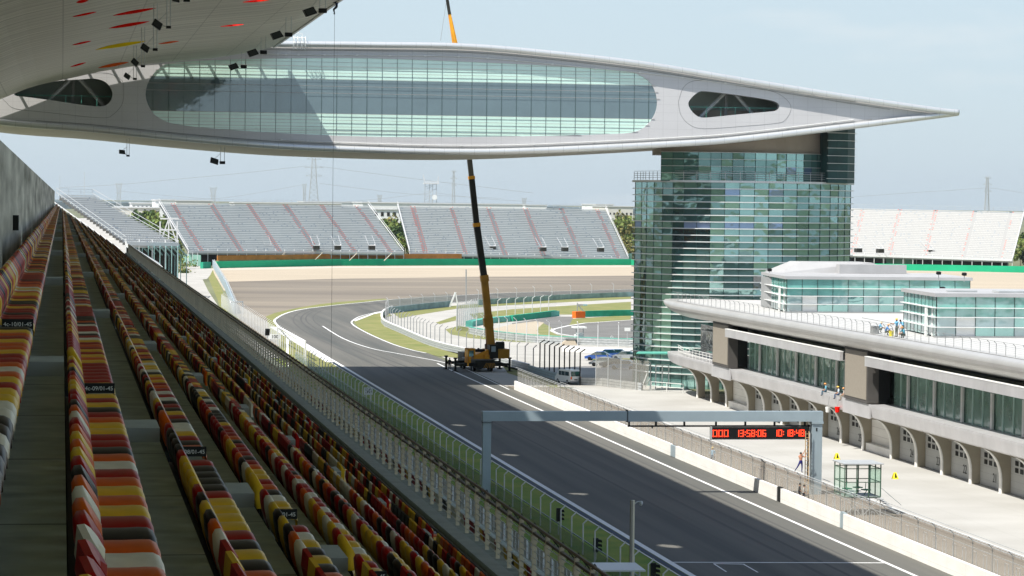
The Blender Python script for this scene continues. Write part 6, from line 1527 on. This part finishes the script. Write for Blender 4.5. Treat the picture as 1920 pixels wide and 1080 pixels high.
# shirtless worker on the ladder beside the gantry post
q=V(1512,884,232.2); person('person, shirtless, blue trousers, climbing the ladder at the gantry post',stand(shL=(-.17,.05,1.44),elL=(.12,-.08,1.62),wrL=(.28,-.1,1.82),paL=(.31,-.1,1.90),shR=(.17,.05,1.44),elR=(.32,-.08,1.36),wrR=(.42,-.12,1.56),paR=(.44,-.12,1.64),knL=(-.28,-.02,.52),anL=(-.46,.1,.22),toL=(-.52,-.02,.14),face=(.7,-.6,.1)),(63.25,232.2,2.0),0,(.4,.2,.15),(.03,.03,.16),bare=True,skinc=mat('sunlit_skin',(.55,.27,.17),.6,var=0))
for (x,y,l,sc) in ((1495,922,'person in dark clothes sitting on the pit wall by the gate gap, left one',(.05,.05,.05)),(1503,924,'person in pale top sitting on the pit wall by the gate gap, right one',(.35,.34,.32))): p=VX(x,y-2,60.2); person(l,sit(),(60.35,p.y,1.22),R(70),sc,(.03,.03,.04))
p=VX(1332,858,61.6); person('person in a pale blue shirt and orange hard hat behind the pit wall fence',stand(),(61.8,p.y,.06),2.9,(.30,.48,.62),(.1,.15,.22),hat=HH)
# roof workers
for (x,y,l,j,hat,a,sc) in ((1649,630,'person squatting in blue overalls at the left end of the roof group',squat(),HW,1.3,wb),(1662,633,'person squatting in blue overalls beside the yellow bucket on the roof',squat(),HO,1.2,(.12,.30,.62)),(1681,636,'person standing in a yellow hat holding a pole over the roof railing',stand(elR=(.05,-.3,1.3),wrR=(-.1,-.5,1.28),paR=(-.14,-.56,1.28),elL=(-.25,-.2,1.2),wrL=(-.2,-.45,1.25),paL=(-.2,-.52,1.25)),HH,-1.2,wb),(1693,630,'person bent over in a light blue shirt, bareheaded, on the roof',stand(chest=(0,-.16,1.3),neck=(0,-.26,1.42),head=(0,-.33,1.5),crown=(0,-.38,1.58),shL=(-.19,-.2,1.35),shR=(.19,-.2,1.35),elL=(-.24,-.3,1.1),wrL=(-.2,-.4,.9),paL=(-.2,-.43,.84),elR=(.24,-.3,1.1),wrR=(.2,-.4,.9),paR=(.2,-.43,.84)),None,-1.2,(.22,.52,.75)),(1694,639,'person squatting in teal blue overalls at the right end of the roof group',squat(),HO,-1.3,(.10,.38,.50))):
    p=VX(x,y,78.95 if y>631 else 79.9); person(l,j,(p.x,p.y,12.65),a,sc,grn,hat=hat)
p=VX(1671,634,78.95); t=thing('yellow_bucket','yellow bucket standing between the roof workers','bucket',(p.x,p.y,12.65)); b=MB(); b.tube([(p.x,p.y,12.65),(p.x,p.y,13.15)],[.2,.26],12); b.build('tub',M_YEL2,t); b=MB(); b.tube([(p.x-.26,p.y,13.15),(p.x-.1,p.y,13.35),(p.x+.1,p.y,13.35),(p.x+.26,p.y,13.15)],.02,5); b.build('handle',m_dark,t)
p=VX(1641,628,78.8); t=thing('grey_crate','grey crate standing at the left of the roof workers','crate',(p.x,p.y,12.65)); b=MB(); b.box(p.x-.3,p.y-.3,12.65,p.x+.3,p.y+.5,13.35); b.box(p.x-.33,p.y-.33,13.3,p.x+.33,p.y+.53,13.4); b.build('crate',m_grey,t)
p=VX(1676,608,78.7); t=thing('long_pole','thin pole held over the roof railing by a worker','pole',(p.x,p.y,13.6)); b=MB(); b.bar((p.x-.2,p.y,13.95),(78.2,p.y+9,14.1),.05); b.build('pole',m_grey,t)
# ledge workers cleaning the first-floor glass
for (x,y,l,hat,sc,tr) in ((1548,742,'person in blue with orange hard hat on the ledge, leftmost of three',HO,(.15,.42,.55),(.05,.12,.18)),(1572,746,'person in a white and blue shirt on the ledge beside the red bucket',HH,(.55,.66,.75),(.08,.12,.2)),(1583,742,'person in a pale shirt nearest the dark screen on the ledge',HO,(.66,.60,.52),(.3,.26,.2))):
    p=VX(x,y,79.3); person(l,sit(),(79.35,p.y,5.56),R(-95),sc,tr,hat=hat)
for (x,y,m_,l) in ((1552,768,m_wht,'white bucket hanging from the ledge by the left worker'),(1570,768,M_RED,'red bucket hanging from the ledge by the middle worker')):
    p=VX(x,y,78.85); t=thing('hanging_bucket',l,'bucket',tuple(p)); b=MB(); b.tube([p+Vector((0,0,-.28)),p+Vector((0,0,.28))],[.2,.28],12); b.build('tub',m_,t); b=MB(); b.bar(p+Vector((0,0,.25)),(p.x+.2,p.y,5.6),.03); b.build('rope',m_grey,t)
# rope access worker
p=V(631,27,279); person('person in dark blue hanging on a rope from the roof edge',stand(shL=(-.17,0,1.43),elL=(-.34,0,1.30),wrL=(-.52,0,1.45),paL=(-.56,0,1.53),shR=(.15,0,1.43),elR=(-.06,-.12,1.42),wrR=(-.26,-.1,1.58),paR=(-.29,-.1,1.66),hpL=(-.06,-.05,.88),knL=(-.34,-.06,.66),anL=(-.22,.02,.25),toL=(-.33,.0,.2),hpR=(.06,.05,.88),knR=(-.28,.06,.62),anR=(-.16,.06,.2),toR=(-.28,.06,.15),face=(-.9,-.3,0)),(p.x,279,p.z-.15),0,(.02,.035,.09),(.015,.018,.03))
t=thing('climbing_rope','thin dark rope hanging from the roof edge past the glass','rope',(27.45,279,45)); b=MB(); x=V(627,60,279).x; b.tube([(x,279,45.1),(x,279,2.0)],.016,5); b.build('rope',m_dark,t)
# haze
hz=MB(); hz.box(-6000,-1500,-1,9000,9500,130); h_=hz.build('haze',mat('haze',(1,1,1),var=0)); hm=h_.data.materials[0]; n_=hm.node_tree; n_.nodes.remove(n_.nodes['Principled BSDF']); pv_=n_.nodes.new('ShaderNodeVolumePrincipled'); pv_.inputs['Color'].default_value=(.88,.93,1,1); pv_.inputs['Density'].default_value=HAZE; pv_.inputs['Anisotropy'].default_value=.2
n_.links.new(pv_.outputs[0],n_.nodes['Material Output'].inputs['Volume']); h_['kind']='stuff'; h_['label']='thin pale summer haze over the far stands'; h_['category']='haze'
if HAZE<=0: D.objects.remove(h_)
bpy.context.view_layer.update()
